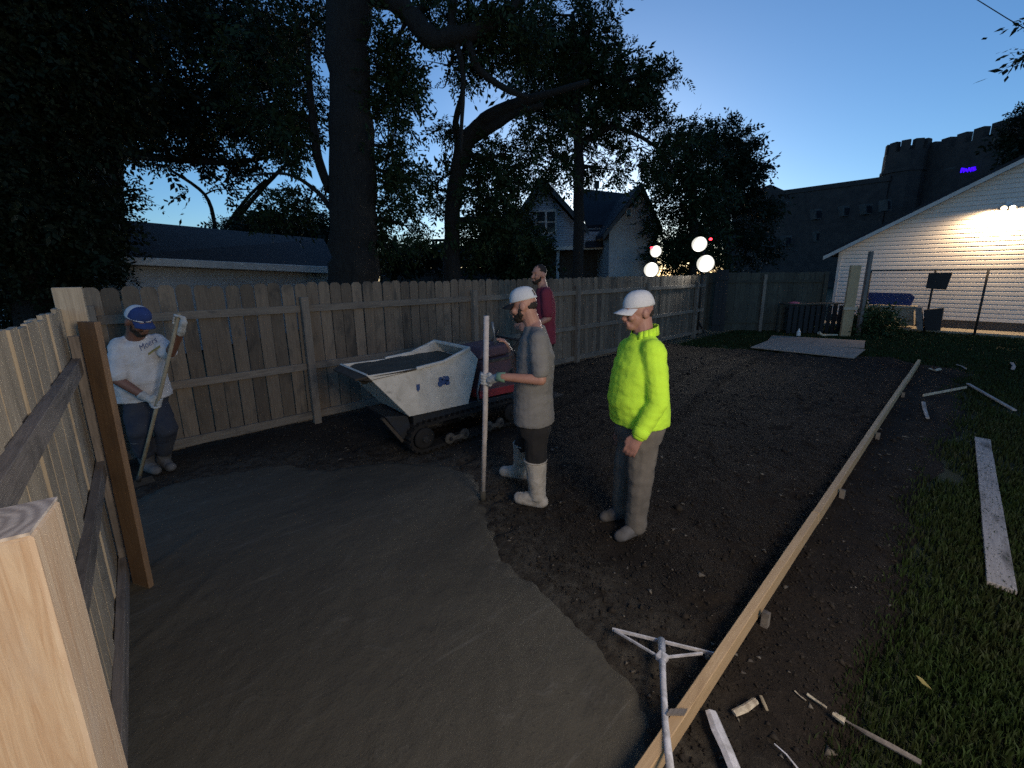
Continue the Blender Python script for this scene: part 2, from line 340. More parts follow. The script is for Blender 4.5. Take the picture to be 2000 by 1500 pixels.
m, t, p = newmat('lawn_ground'); v = coords(t, world=True); p.inputs['Roughness'].default_value = 0.95
n1 = noise_tex(t, 1.3, 5, 0.65, v); n2 = noise_tex(t, 40, 5, 0.7, v)
c = mixrgb(t, ramp(t, n1.outputs[0], 0.35, 0.68), (0.020, 0.034, 0.011), (0.034, 0.036, 0.016)); c = mixrgb(t, ramp(t, n2.outputs[0], 0.5, 0.7), c, (0.012, 0.018, 0.008))
t.links.new(c, p.inputs['Base Color']); bump(t, p, n2.outputs[0], 0.8, 0.02); M_['lawn'] = m
def leafmat(name, a, b):
    m, t, p = newmat(name); v = coords(t, world=True); p.inputs['Roughness'].default_value = 0.6; p.inputs['Specular IOR Level'].default_value = 0.15
    n = noise_tex(t, 0.9, 3, 0.6, v); n2 = noise_tex(t, 13, 2, 0.5, v)
    c = mixrgb(t, ramp(t, n.outputs[0], 0.35, 0.65), a, b); c = mixrgb(t, ramp(t, n2.outputs[0], 0.45, 0.7), c, tuple(x*1.5 for x in a))
    t.links.new(c, p.inputs['Base Color']); return m
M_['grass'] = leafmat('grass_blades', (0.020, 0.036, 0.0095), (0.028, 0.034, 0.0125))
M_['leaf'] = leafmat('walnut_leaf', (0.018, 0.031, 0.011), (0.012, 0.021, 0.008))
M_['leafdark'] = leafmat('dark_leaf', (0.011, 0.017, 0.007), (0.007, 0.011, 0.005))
M_['shrub'] = leafmat('shrub_leaf', (0.035, 0.055, 0.02), (0.02, 0.035, 0.014))
m, t, p = newmat('rough_bark'); v = coords(t, (9, 9, 1.6), rnd=False); p.inputs['Roughness'].default_value = 0.95
n1 = noise_tex(t, 2.2, 6, 0.7, v, 1.0)
t.links.new(mixrgb(t, ramp(t, n1.outputs[0], 0.38, 0.62), (0.008, 0.0065, 0.0055), (0.021, 0.017, 0.0135)), p.inputs['Base Color']); bump(t, p, n1.outputs[0], 1.0, 0.05); M_['bark'] = m
M_['walk'] = solid('sandy_concrete', (0.42, 0.36, 0.27), (0.32, 0.27, 0.20), 0.9, 5, 0.4)
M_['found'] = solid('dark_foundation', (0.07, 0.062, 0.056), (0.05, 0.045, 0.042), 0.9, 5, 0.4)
M_['bluetarp'] = solid('blue_sheet', (0.018, 0.035, 0.16), (0.015, 0.028, 0.12), 0.6, 6, 0.3)
M_['black'] = solid('black_panel', (0.014, 0.014, 0.016), (0.02, 0.02, 0.022), 0.6, 6, 0.2)
M_['tan'] = solid('tan_box', (0.40, 0.34, 0.25), (0.33, 0.28, 0.2), 0.8, 6, 0.2)
M_['white'] = solid('white_plastic', (0.7, 0.7, 0.68), (0.6, 0.6, 0.58), 0.4, 6, 0.0)
M_['pink'] = solid('pink_plastic', (0.55, 0.12, 0.16), (0.5, 0.1, 0.14), 0.5, 6, 0.0)
M_['dryleaf'] = solid('dry_leaf', (0.30, 0.25, 0.08), (0.22, 0.17, 0.06), 0.8, 20, 0.1)
M_['chip'] = solid('pale_chip', (0.17, 0.15, 0.12), (0.07, 0.06, 0.05), 0.9, 9, 0.2)
M_['clod'] = solid('soil_clod', (0.034, 0.027, 0.02), (0.015, 0.012, 0.01), 0.95, 9, 0.8, 40)
m = emit('work_lamp_lens', (1.0, 0.97, 0.86), 60); t = m.node_tree; p = t.nodes['Principled BSDF']     # lens emission hottest in the middle, fading outward to imitate a soft glow
tc = t.nodes.new('ShaderNodeTexCoord'); vd = t.nodes.new('ShaderNodeVectorMath'); vd.operation = 'DISTANCE'; vd.inputs[1].default_value = (.5, .5, .5); t.links.new(tc.outputs['Generated'], vd.inputs[0])
mr = t.nodes.new('ShaderNodeMapRange'); mr.interpolation_type = 'SMOOTHERSTEP'; mr.inputs['From Min'].default_value = .60; mr.inputs['From Max'].default_value = .2; mr.inputs['To Min'].default_value = .7; mr.inputs['To Max'].default_value = 14; t.links.new(vd.outputs['Value'], mr.inputs['Value']); t.links.new(mr.outputs[0], p.inputs['Emission Strength'])
M_['lamp_white'] = m
M_['lamp_warm'] = emit('flood_lamp_lens', (1.0, 0.80, 0.48), 14)
M_['lamp_red'] = emit('red_marker_lens', (1.0, 0.03, 0.05), 6)
M_['neon'] = emit('blue_neon', (0.03, 0.0, 1.0), 2.2)

# ------------------------------------------------------------------ the ground
def grid(x0, x1, y0, y1, st):
    xs = np.arange(x0, x1+st/2, st); ys = np.arange(y0, y1+st/2, st); X, Y = np.meshgrid(xs, ys)
    nx, ny = len(xs), len(ys); i = np.arange((nx)*(ny)).reshape(ny, nx)
    F = np.stack([i[:-1,:-1].ravel(), i[:-1,1:].ravel(), i[1:,1:].ravel(), i[1:,:-1].ravel()], 1)
    return X, Y, F
def poly_sd(X, Y, poly):                  # signed distance, positive inside
    d = np.full(X.shape, 1e9); ins = np.zeros(X.shape, bool); n = len(poly)
    for k in range(n):
        x1, y1 = poly[k]; x2, y2 = poly[(k+1) % n]; ex, ey = x2-x1, y2-y1
        tt = np.clip(((X-x1)*ex+(Y-y1)*ey)/(ex*ex+ey*ey+1e-12), 0, 1)
        d = np.minimum(d, np.hypot(X-x1-tt*ex, Y-y1-tt*ey))
        c = ((y1 > Y) != (y2 > Y)) & (X < (x2-x1)*(Y-y1)/(y2-y1+1e-12)+x1); ins ^= c
    return np.where(ins, d, -d)
def smooth(a, b, x): t_ = np.clip((x-a)/(b-a), 0, 1); return t_*t_*(3-2*t_)

s_ = 115.0
me = np_mesh('ground', [(-s_,-s_,-0.06), (s_,-s_,-0.06), (s_,s_,-0.06), (-s_,s_,-0.06)], [[0,1,2,3]], M_['lawn'])
mobj('ground', me, None, Matrix(), kind='structure')

SLAB = [(-0.45, -0.6), (1.25, -0.6), (1.28, 0.58), (1.52, 0.86), (1.60, 1.13), (1.66, 1.5), (1.69, 1.94), (1.82, 2.35), (2.02, 2.7), (2.2, 3.1), (2.14, 3.55), (1.75, 3.9), (1.2, 4.2), (0.85, 4.6), (0.38, 4.87), (0.02, 4.9), (-0.2, 4.8), (-0.45, 4.5)]
def soil_edge(X, Y):                      # positive inside the bare soil
    e = 0.55*(fbm(X*1.3, Y*1.3, 4, 5)-0.5)
    far = 12.2-0.25*(Y-0.6)+1.6*(fbm(X*0.8, Y*0.8, 3, 9)-0.5)
    return np.minimum(Y-(0.10+e), far-X)
_pr = np.random.default_rng(77); PRINTS = [(x, y, a, sd_) for x, y, a, sd_ in zip(_pr.uniform(1.6, 8.5, 110), _pr.uniform(0.7, 5.4, 110), _pr.uniform(-0.8, 0.8, 110)+math.pi*_pr.integers(0, 2, 110), _pr.uniform(.6, 1.1, 110))]
def soil_prints(X, Y):                     # boot prints and the buggy's track marks
    h = np.zeros(X.shape)
    for x, y, a, k in PRINTS:
        u_ = (X-x)*math.cos(a)+(Y-y)*math.sin(a); v_ = -(X-x)*math.sin(a)+(Y-y)*math.cos(a); q_ = (u_/.15)**2+(v_/.052)**2
        h = h-.020*k*np.exp(-q_**2)*(1+.25*np.sign(np.sin(u_*190)))+.008*k*np.exp(-((np.sqrt(q_)-1.35)/.25)**2)
    for yc in (3.9, 4.45, 2.6, 3.15):
        yy = yc+.25*np.sin(X*.55+yc)+.04*(X-3); g = np.exp(-(((Y-yy)/.10)**2)**2)*smooth(3.2, 3.8, X)*smooth(12.0, 10.5, X)
        h = h-g*(.016+.006*np.sign(np.sin(X*85)))+.010*np.exp(-((np.abs(Y-yy)-.14)/.035)**2)*smooth(3.2, 3.8, X)*smooth(12.0, 10.5, X)
    return h
def soil_h(X, Y):
    h = 0.045*(fbm(X*1.1, Y*1.1, 3, 1)-0.47)+0.042*(fbm(X*5, Y*5, 4, 3)-0.47)+0.03*np.abs(fbm(X*16, Y*16, 3, 4)-0.5)
    h = h+0.02*np.abs(np.sin(Y*9+3*fbm(X*0.5, Y*1.5, 2, 8)))*smooth(4, 7, X)*0.6
    return h-0.012-0.10*smooth(0.15, -0.35, soil_edge(X, Y))-0.05*smooth(0.0, 0.2, poly_sd(X, Y, SLAB))
X, Y, F = grid(-1.2, 14.6, -1.0, 6.6, 0.032)
Z = soil_h(X, Y)+soil_prints(X, Y); CEM = smooth(-0.75, 0.02, poly_sd(X, Y, SLAB)+0.5*(fbm(X*2.2, Y*2.2, 4, 91)-0.5))
me = np_mesh('soil', np.stack([X.ravel(), Y.ravel(), Z.ravel()], 1), F, M_['soil'], True)
at_ = me.attributes.new('cement', 'FLOAT', 'POINT'); at_.data.foreach_set('value', CEM.ravel().astype(np.float32))
mobj('soil_bed', me, None, Matrix(), kind='structure')
X, Y, F = grid(-0.6, 2.6, -0.7, 5.2, 0.016)
sd = poly_sd(X, Y, SLAB)+0.20*(fbm(X*2.6, Y*2.6, 4, 21)-0.5)+0.09*(fbm(X*13, Y*13, 3, 22)-0.5)
wv = fbm(X*0.8+Y*0.5, Y*0.8-X*0.4, 3, 31)
Z = 0.012+0.02*smooth(0.05, 0.9, sd)+0.014*(wv-0.5)+0.004*np.sin(7*(X*0.75+Y*0.9)+5*wv)*smooth(0.35, 0.6, fbm(X*1.3, Y*1.3, 2, 33))
Z = Z+0.010*(fbm(X*7, Y*7, 3, 35)-0.5)+0.006*(fbm(X*24, Y*24, 2, 36)-0.5)
arc = np.hypot(X-2.6, Y-0.2); Z = Z+0.007*np.maximum(0, np.sin(arc*13+4*wv))**6*smooth(0.45, 0.62, fbm(X*1.7, Y*1.7, 2, 41))
Z = Z-0.075*smooth(0.10, -0.16, sd)
me = np_mesh('concrete_slab', np.stack([X.ravel(), Y.ravel(), Z.ravel()], 1), F, M_['concrete'], True)
mobj('concrete_slab', me, None, Matrix(), kind='structure')

# clods and pale chips lying on the soil
def scatter(name, n, zone, size, mat, flat=0.5, seed=3, label=None):
    rg = np.random.default_rng(seed); P = []
    while len(P) < n:
        x = rg.uniform(zone[0], zone[1], 4000); y = rg.uniform(zone[2], zone[3], 4000)
        d = np.hypot(x, y); keep = (rg.random(4000) < np.minimum(1, (3.0/np.maximum(d, 1.5))**1.6)) & (soil_edge(x, y) > 0.0) & (poly_sd(x, y, SLAB) < -0.02)
        P += list(zip(x[keep], y[keep]))
    P = np.array(P[:n]); N = len(P)
    base = np.array([(1,0,0), (-0.5,0.87,0), (-0.5,-0.87,0), (0,0,1), (0,0,-1)], float)
    s = size*rg.lognormal(0, 0.5, N)*(1+0.05*np.hypot(P[:,0], P[:,1])); a = rg.uniform(0, 6.28, N)
    b = base[None]*(1+0.35*rg.uniform(-1, 1, (N,5,1)))*np.stack([s, s*rg.uniform(0.4, 1, N), s*flat], 1)[:,None,:]
    x = b[...,0]*np.cos(a)[:,None]-b[...,1]*np.sin(a)[:,None]; y = b[...,0]*np.sin(a)[:,None]+b[...,1]*np.cos(a)[:,None]
    z = b[...,2]+soil_h(P[:,0], P[:,1])[:,None]+0.006
    Vv = np.stack([x+P[:,0:1], y+P[:,1:2], z], 2).reshape(-1, 3)
    f = np.array([(0,1,3), (1,2,3), (2,0,3), (1,0,4), (2,1,4), (0,2,4)])
    Fv = (f[None]+np.arange(N)[:,None,None]*5).reshape(-1, 3)
    mobj(name, np_mesh(name, Vv, Fv, mat), None, Matrix(), kind='stuff', label=label, cat=name.replace('_', ' '))
scatter('soil_clods', 15000, (-0.2, 13, -0.2, 5.6), 0.0065, M_['clod'], 0.6, 3, 'crumbled dark clods all over the bare soil')
scatter('wood_chips', 700, (0.4, 12, -0.2, 5.6), 0.010, M_['chip'], 0.22, 4, 'pale bits of wood and leaf strewn on the soil')

# lawn blades
def blades(name, n, zone, label):
    rg = np.random.default_rng(17); out = []; c = 0
    while c < n:
        m_ = 60000; x = rg.uniform(zone[0], zone[1], m_); y = rg.uniform(zone[2], zone[3], m_)
        d = np.hypot(x, y); e = soil_edge(x, y); pn = fbm(x*1.8, y*1.8, 3, 61)
        dens = np.clip((-e+0.10)/0.45, 0, 1)*smooth(0.22, 0.5, pn+0.12)
        dens = dens*np.minimum(1, (2.6/np.maximum(d, 0.5))**1.25)
        wall = x-17.65          # stop at the walk in front of the house
        k = (rg.random(m_) < dens) & (wall < 0.9) & (x+y > 0.5)
        out.append(np.stack([x[k], y[k]], 1)); c += k.sum()
    P = np.concatenate(out)[:n]; N = len(P); d = np.hypot(P[:,0], P[:,1])
    h = rg.uniform(0.012, 0.045, N)*(1+0.03*d); wd = rg.uniform(0.0015, 0.003, N)*(1+0.16*d); a = rg.uniform(0, 6.28, N); ln = rg.uniform(0.1, 0.9, N)*h; b = rg.uniform(0, 6.28, N)
    ca, sa, cb, sb = np.cos(a)*wd, np.sin(a)*wd, np.cos(b)*ln, np.sin(b)*ln; z0 = np.full(N, -0.06)
    v0 = np.stack([P[:,0]-ca, P[:,1]-sa, z0], 1); v1 = np.stack([P[:,0]+ca, P[:,1]+sa, z0], 1)
    m0 = np.stack([P[:,0]-ca*.8+cb*.35, P[:,1]-sa*.8+sb*.35, z0+h*.65+.03], 1); m1 = np.stack([P[:,0]+ca*.8+cb*.35, P[:,1]+sa*.8+sb*.35, z0+h*.65+.03], 1)
    tp = np.stack([P[:,0]+cb, P[:,1]+sb, z0+h+.03], 1)
    Vv = np.stack([v0, v1, m1, m0, tp], 1).reshape(-1, 3); f = np.array([(0,1,2), (0,2,3), (3,2,4)])
    mobj(name, np_mesh(name, Vv, (f[None]+np.arange(N)[:,None,None]*5).reshape(-1, 3), M_['grass']), None, Matrix(), kind='stuff', label=label, cat='grass')
blades('grass', 250000, (0.3, 19.5, -7.0, 5.4), 'short dark lawn grass beyond the form board')

# ------------------------------------------------------------------ fences
def picket_mesh(name, L, wd, th, mat, style, seed):
    rr = random.Random(seed); c = wd*0.27; e = rr.uniform(-0.004, 0.004)
    if style == 'dog': pr = [(0,-wd/2), (L-c*1.1,-wd/2), (L-c*0.35,-wd/2+c*0.45), (L+e,-wd/2+c), (L+e,wd/2-c), (L-c*0.35,wd/2-c*0.45), (L-c*1.1,wd/2), (0,wd/2)]
    else: pr = [(0,-wd/2), (L,-wd/2), (L+e,wd/2), (0,wd/2)]
    m = MB(); m.prism([(x, y, -th/2) for x, y in pr], (0,0,th))
    return m.mesh(name, mat)
def fence_run(root, a, b, Hh, wd, gap, mat, style, out, zb=0.03, skip=None, seed=1):
    """pickets from a to b on the ground, faces towards 'out'"""
    a, b = Vector(a), Vector(b); d = (b-a); L = d.length; d.normalize(); rr = random.Random(seed)
    ms = [picket_mesh('picket', Hh+dz, wd, 0.017, mat, style, seed+k) for k, dz in enumerate((0, 0.008, -0.008, 0.004))]
    x = wd/2; out = Vector(out)
    while x < L:
        pos = a+d*x+Vector((0,0,zb+rr.uniform(-0.006, 0.006)))+out*rr.uniform(-0.006, 0.006)
        M = frame(pos, Vector((0,0,1))+d*rr.uniform(-0.004, 0.004), d) @ Matrix.Rotation(rr.uniform(-0.03, 0.03), 4, 'X')
        mobj('picket', rr.choice(ms), root, M); x += wd+gap+rr.uniform(0, 0.003)
BY = 5.72                                  # rail face of the long back fence
root = empty('picket_fence', (6, BY+0.05, 0), 'long weathered dog-ear picket fence running behind the workers', 'fence')
fence_run(root, (-0.40, BY+0.055, 0), (13.25, BY+0.055, 0), 1.80, 0.135, 0.009, M_['picket'], 'dog', (0,-1,0), 0.03, seed=5)
posts_x = [-0.36, 1.57, 4.24, 6.98, 9.75, 12.5]
for x in posts_x: board('post', (x, BY-0.02, -0.2), (x, BY-0.02, 1.66), 0.089, 0.089, M_['rail'], root, (1,0,0))
ends = [-0.36]+posts_x[1:]+[13.2]
for a, b in zip(ends[:-1], ends[1:]):
    for z in (1.515, 0.765, 0.10): board('rail', (a+0.046, BY+0.025, z), (b-0.046, BY+0.025, z), 0.089 if z > 0.2 else 0.10, 0.038, M_['rail'], root, (0,0,1))
# side fence beside the camera
root = empty('picket_fence', (-0.32, 2.2, 0), 'pale side fence with grey rails running up beside the near post', 'fence')
SX = -0.335
fence_run(root, (SX, 0.4, 0), (SX, 3.5, 0), 1.72, 0.138, 0.003, M_['picket_new'], 'flat', (1,0,0), 0.03, seed=9)
board('post', (SX+0.045, 3.53, -0.2), (SX+0.045, 3.53, 1.87), 0.12, 0.09, M_['picket_new'], root, (1,0,0))
for z, wd in ((1.43, 0.089), (0.80, 0.089), (0.13, 0.12)):
    board('rail', (SX+0.029, 0.5, z), (SX+0.029, 3.46, z), 0.038, wd, M_['raildark'], root, (1,0,0))
board('gate_stop', (SX+0.05, 3.40, 0.05), (SX+0.05, 3.40, 1.60), 0.07, 0.035, M_['raildark'], root, (1,0,0))
# near post, bottom left
pa = G(60, 1040, 1.5); pb = G(115, 968, 1.5); ydir = (pb-pa).normalized(); xdir = Vector((ydir.y, -ydir.x, 0)); s6 = (pb-pa).length
c = (pa+pb)/2-xdir*(s6/2)
root = empty('fence_post', (c.x, c.y, 0), 'bright fresh-sawn square post in the bottom left corner', 'post')
board('shaft', (c.x, c.y, -0.1), (c.x, c.y, 1.494), s6, s6, M_['post'], root, xdir, 0.006)
m = MB(); m.box((c.x, c.y, 1.497), (s6-0.004, s6-0.004, 0.006), Matrix(((xdir.x, ydir.x, 0), (xdir.y, ydir.y, 0), (0,0,1)))); m.build('end_grain', M_['endgrain'], root)
# far boundary fence, dark
A2, B2 = Vector((13.95, 6.15, 0)), Vector((16.28, 3.32, 0)); d2 = (B2-A2).normalized(); n2 = Vector((-d2.y, d2.x, 0)); n2 = n2 if n2.dot(NH) < 0 else -n2
root = empty('picket_fence', (A2+B2)/2, 'dark board fence across the far end of the yard', 'fence')
fence_run(root, A2, B2, 1.86, 0.138, 0.003, M_['darkwood'], 'flat', n2, 0.02, seed=15)
for k in (0.02, 0.5, 0.98): q = A2.lerp(B2, k)+n2*0.06; board('post', q-Vector((0,0,.2)), q+Vector((0,0,1.82)), 0.09, 0.07, M_['darkwood'] if k != .5 else M_['rail'], root, d2)
for z in (0.3, 1.6): board('rail', A2+n2*0.03+Vector((0,0,z)), B2+n2*0.03+Vector((0,0,z)), 0.08, 0.035, M_['darkwood'], root, (0,0,1))
root = empty('gate_leaf', (13.62, 5.35, 0), 'dark gate leaf standing edge-on at the end of the long fence', 'gate')
g0 = Vector((13.55, 5.62, 0)); gd = Vector((0.80, -0.60, 0)); gd.normalize()
for k in range(3):
    q = g0+gd*(0.07+0.14*k); board('gate_board', q+Vector((0,0,.05)), q+Vector((0,0,1.98)), 0.135, 0.02, M_['black'], root, gd)
for z in (0.3, 1.7): board('gate_rail', g0+Vector((0,0,z))+Vector((-.02,-.02,0)), g0+gd*0.42+Vector((0,0,z))+Vector((-.02,-.02,0)), 0.08, 0.03, M_['black'], root, (0,0,1))
q = G(1650, 656); ex = RH
root = empty('gate_post', q, 'lamp-lit yellowish wide board post between the dark fence and the house', 'post')
board('post_board', q+Vector((0,0,-.05)), q+Vector((0,0,2.06)), 0.30, 0.06, M_['fir'], root, ex)
board('cleat', q-ex*0.2+Vector((0,0,.82))-NH*.05, q+ex*0.2+Vector((0,0,.82))-NH*.05, 0.08, 0.04, M_['post'], root, (0,0,1))
q2 = q+ex*0.34-NH*0.05
board('hinge_post', q2+Vector((0,0,-.1)), q2+Vector((0,0,2.45)), 0.09, 0.09, M_['raildark'], root, ex)

# ------------------------------------------------------------------ lit house on the right
W0 = Vector((19.45, 3.6, 0)); wdr = Vector((0.03, -0.999, 0)).normalized(); wn = Vector((-wdr.y, wdr.x, 0)); wn = wn if wn.dot(NH) < 0 else -wn
def WP(px, py):                            # pixel -> (s, z) on the gable wall
    d = ray(px, py); k = (W0-EYE).dot(wn)/d.dot(wn); q = EYE+d*k; return (q-W0).dot(wdr), q.z
sL, zE = WP(1641, 492); s2, z2 = WP(2000, 318); slope = (z2-zE)/(s2-sL)
RID = sL+5.2; zR = zE+slope*5.2; sR = sL+10.4; zb = 0.32
def wp(s, z, o=0.0): return W0+wdr*s+wn*o+Vector((0,0,z))
root = empty('lit_house', wp((sL+sR)/2, 0), 'cream lap-sided house with a floodlight under its gable at right', 'house')
m = MB(); m.prism([wp(sL+.02, zb, -.03), wp(sR-.02, zb, -.03), wp(sR-.02, zE, -.03), wp(RID, zR, -.03), wp(sL+.02, zE, -.03)], -wn*9); m.build('wall', M_['siding'], root)
m = MB(); m.prism([wp(sL+.05, -.05, -.05), wp(sR-.05, -.05, -.05), wp(sR-.05, zb, -.05), wp(sL+.05, zb, -.05)], -wn*8.9); m.build('foundation', M_['found'], root)
ex_ = 0.135; z = zb; k = 0
while z < zR-0.02:
    def lim(zz): return sL if zz <= zE else sL+(zz-zE)/slope
    def lim2(zz): return sR if zz <= zE else sR-(zz-zE)/slope
    zt = min(z+ex_, zR-0.01); zm = z+(zt-z)*0.62
    m = MB(); pr = [(z, -.03), (z, .016), (zm, .014), (zt-0.01, -.006), (zt+.012, -.012), (zt+.012, -.03)]
    vs = []
    for s_fun in (lim, lim2): vs += [wp(s_fun(min(a, zR)), a, o) for a, o in pr]
    n = len(pr); m.add(vs, [tuple(range(n))[::-1], tuple(range(n, 2*n))]+[(i, (i+1) % n, (i+1) % n+n, i+n) for i in range(n)])
    m.build('siding_board', M_['siding'], root); z += ex_
m = MB(); m.beam(wp(sL+.02, zb, .012), wp(sL+.02, zE, .012), 0.09, 0.03, wn); m.build('corner_trim', M_['trim'], root)
for s0, s1 in ((sL-0.42, RID), (sR+0.42, RID)):
    za = zR-slope*abs(s0-RID); m = MB()
    a, b = wp(s0, za, 0.38), wp(s1, zR, 0.38); th = Vector((0,0,0.10))
    m.prism([a+th, b+th, b+th*2.0, a+th*2.0], -wn*9.8); rf = m.build('roof', M_['shingle'], root)
    m = MB(); m.prism([a-th*.3, b-th*.3, b+th*1.0, a+th*1.0], -wn*0.03); m.build('rake_board', M_['trim'], root)
    m = MB(); m.prism([a+th*.3-wn*.03, b+th*.3-wn*.03, b+th*.45-wn*.03, a+th*.45-wn*.03], -wn*0.36); m.build('soffit', M_['trim'], root)
# floodlight
s_, z_ = WP(1968, 408)
lr = empty('floodlight', wp(s_, z_, 0), 'glaring warm floodlight mounted on the cream gable wall', 'lamp')
m = MB(); m.box(wp(s_, z_+.10, .035), (.12, .12, .16)); m.build('mount', M_['white'], lr, bevel=.01)
for sg in (-1, 1):
    p0 = wp(s_+sg*.04, z_+.12, .06); p1 = wp(s_+sg*.075, z_+.02, .24); dd = (p1-p0).normalized()
    m = MB(); m.tube([p0, p0+dd*.05, p0+dd*.08, p1+dd*.03], [.025, .04, .06, .068], 16); hd = m.build('lamp_head', M_['white'], lr, True)
    m = MB(); m.tube([p1+dd*.032, p1+dd*.045, p1+dd*.058], [.062, .055, .02], 16); m.build('lens', M_['lamp_warm'], hd)
    l = bpy.data.lights.new('floodlight_beam', 'SPOT'); l.energy = 230; l.color = (1.0, .72, .42); l.spot_size = R(176); l.spot_blend = 0.6; l.shadow_soft_size = .05
    lo = bpy.data.objects.new('floodlight_beam', l); lo.rotation_euler = (Vector((0,0,-1))-wn*0.25).to_track_quat('-Z', 'Y').to_euler(); put(lo, None, Matrix.Translation(p1+dd*.11) @ lo.rotation_euler.to_matrix().to_4x4())
m = MB(); m.prism([wp(sL-.2, -.05, .95), wp(sR, -.05, .95), wp(sR, .05, .95), wp(sL-.2, .05, .95)], -wn*1.0); m.build('front_walk', M_['walk'], kind='structure')
def zup_(v): return Vector((v.x, v.y, 0))
# chain-link fence in front of that wall
XC = 18.3; c0, c1 = zup_(PX_(1690, 600, XC)), zup_(PX_(2060, 600, XC)); cd = (c1-c0).normalized(); CH = 1.90
root = empty('chain_link_fence', (c0+c1)/2, 'chain-link fence with thin top rail in front of the cream wall', 'fence')
board_pts = [0.0, (zup_(PX_(1806, 640, XC))-c0).dot(cd), (zup_(PX_(1906, 640, XC))-c0).dot(cd), (c1-c0).length]
for s in board_pts: m = MB(); m.tube([c0+cd*s+Vector((0,0,-.1)), c0+cd*s+Vector((0,0,CH))], .028, 8); m.build('post', M_['blackmetal'], root, True)
m = MB(); m.tube([c0+Vector((0,0,CH)), c1+Vector((0,0,CH))], .02, 8); m.build('top_rail', M_['blackmetal'], root, True)
m = MB(); L = (c1-c0).length; kk = 0.0
while kk < L+CH:
    for sg in (0, 1):
        s0, s1 = max(0, kk-CH), min(L, kk); z0, z1 = (kk-s0, kk-s1)
        if sg: z0, z1 = CH-z0, CH-z1
        m.beam(c0+cd*s0+Vector((0,0,z0)), c0+cd*s1+Vector((0,0,z1)), .0022, .0022, cd)
    kk += 0.085
m.build('wire_mesh', M_['steel'], root, kind='stuff')
def card(px, n_off, poly, th, name, mat, **k):
    m = MB(); m.prism([PX_(x, y, XC+n_off) for x, y in poly], (th, 0, 0)); return m.build(name, mat, **k)
card(0, -0.12, [(1814,533), (1861,532), (1848,566), (1833,565), (1808,563)], .02, 'black_sign', M_['black'], label='black square panel hung on the chain-link fence', cat='sign')
card(0, 0.35, [(1694,571), (1778,573), (1787,580), (1779,597), (1697,594)], .05, 'blue_panel', M_['bluetarp'], label='long dark blue panel leaning behind the chain-link fence', cat='panel')
root = empty('storage_box', PX_(1740, 637, 18.75), 'tan low box under the blue panel', 'box')
m = MB(); m.prism([PX_(1697,600,18.6), PX_(1785,602,18.6), PX_(1785,636,18.6), PX_(1697,632,18.6)], (.4,0,0)); m.build('body', M_['tan'], root, bevel=.01)
m = MB(); m.prism([PX_(1693,596,18.55), PX_(1789,598,18.55), PX_(1789,603,18.55), PX_(1693,601,18.55)], (.5,0,0)); m.build('lid', M_['tan'], root, bevel=.01)
root = empty('fire_pit', PX_(1822, 645, 18.0), 'black open box leaning by the chain-link post', 'box')
m = MB(); m.prism([PX_(1804,606,17.9), PX_(1843,602,17.9), PX_(1836,646,17.9), PX_(1806,645,17.9)], (.35,0,0)); m.build('body', M_['black'], root, bevel=.01)
m = MB(); m.prism([PX_(1788,600,17.85), PX_(1800,601,17.85), PX_(1802,645,17.85), PX_(1790,642,17.85)], (.3,0,0)); m.build('side_panel', M_['raildark'], root, bevel=.005)
# dark slatted bin against the far fence
q = G(1535, 653); e_ = (G(1640, 652)-q).normalized(); f_ = Vector((-e_.y, e_.x, 0)); f_ = f_ if f_.dot(NH) > 0 else -f_
root = empty('slatted_bin', q, 'low dark slatted bin in front of the far fence', 'bin')
for k in range(11): board('slat', q+e_*(.05+.17*k)+Vector((0,0,.03)), q+e_*(.05+.17*k)+Vector((0,0,.88)), .12, .02, M_['black'], root, e_)
board('top_board', q+f_*.25+Vector((0,0,.92)), q+e_*1.8+f_*.25+Vector((0,0,.92)), .5, .03, M_['darkwood'], root, f_)
for k in (0.04, 1.76): board('leg', q+e_*k+f_*.47+Vector((0,0,0)), q+e_*k+f_*.47+Vector((0,0,.9)), .08, .08, M_['darkwood'], root, e_)
m = MB(); tp = q+e_*.22+f_*.12+Vector((0,0,.945)); m.tube([tp, tp+Vector((0,0,.03)), tp+Vector((0,0,.05))], [.14, .13, .05], 12); m.build('pink_lid', M_['pink'], label='pink lid on top of the slatted bin', cat='lid')
q = G(1559, 656); m = MB(); m.tube([q, q+Vector((0,0,.12)), q+Vector((0,0,.17)), q+Vector((0,0,.22))], [.055, .055, .02, .02], 10); m.build('bottle', M_['white'], label='white bottle standing before the slatted bin', cat='bottle')
q = G(1606, 656); m = MB(); m.tube([q+Vector((0,0,.1))-RH*.12, q+Vector((0,0,.02)), q+RH*.45+Vector((0,0,.02))], [.05, .035, .03], 8); m.build('pale_branch', M_['splinter'], label='pale cut branch lying by the foot of the yellowish post', cat='branch')

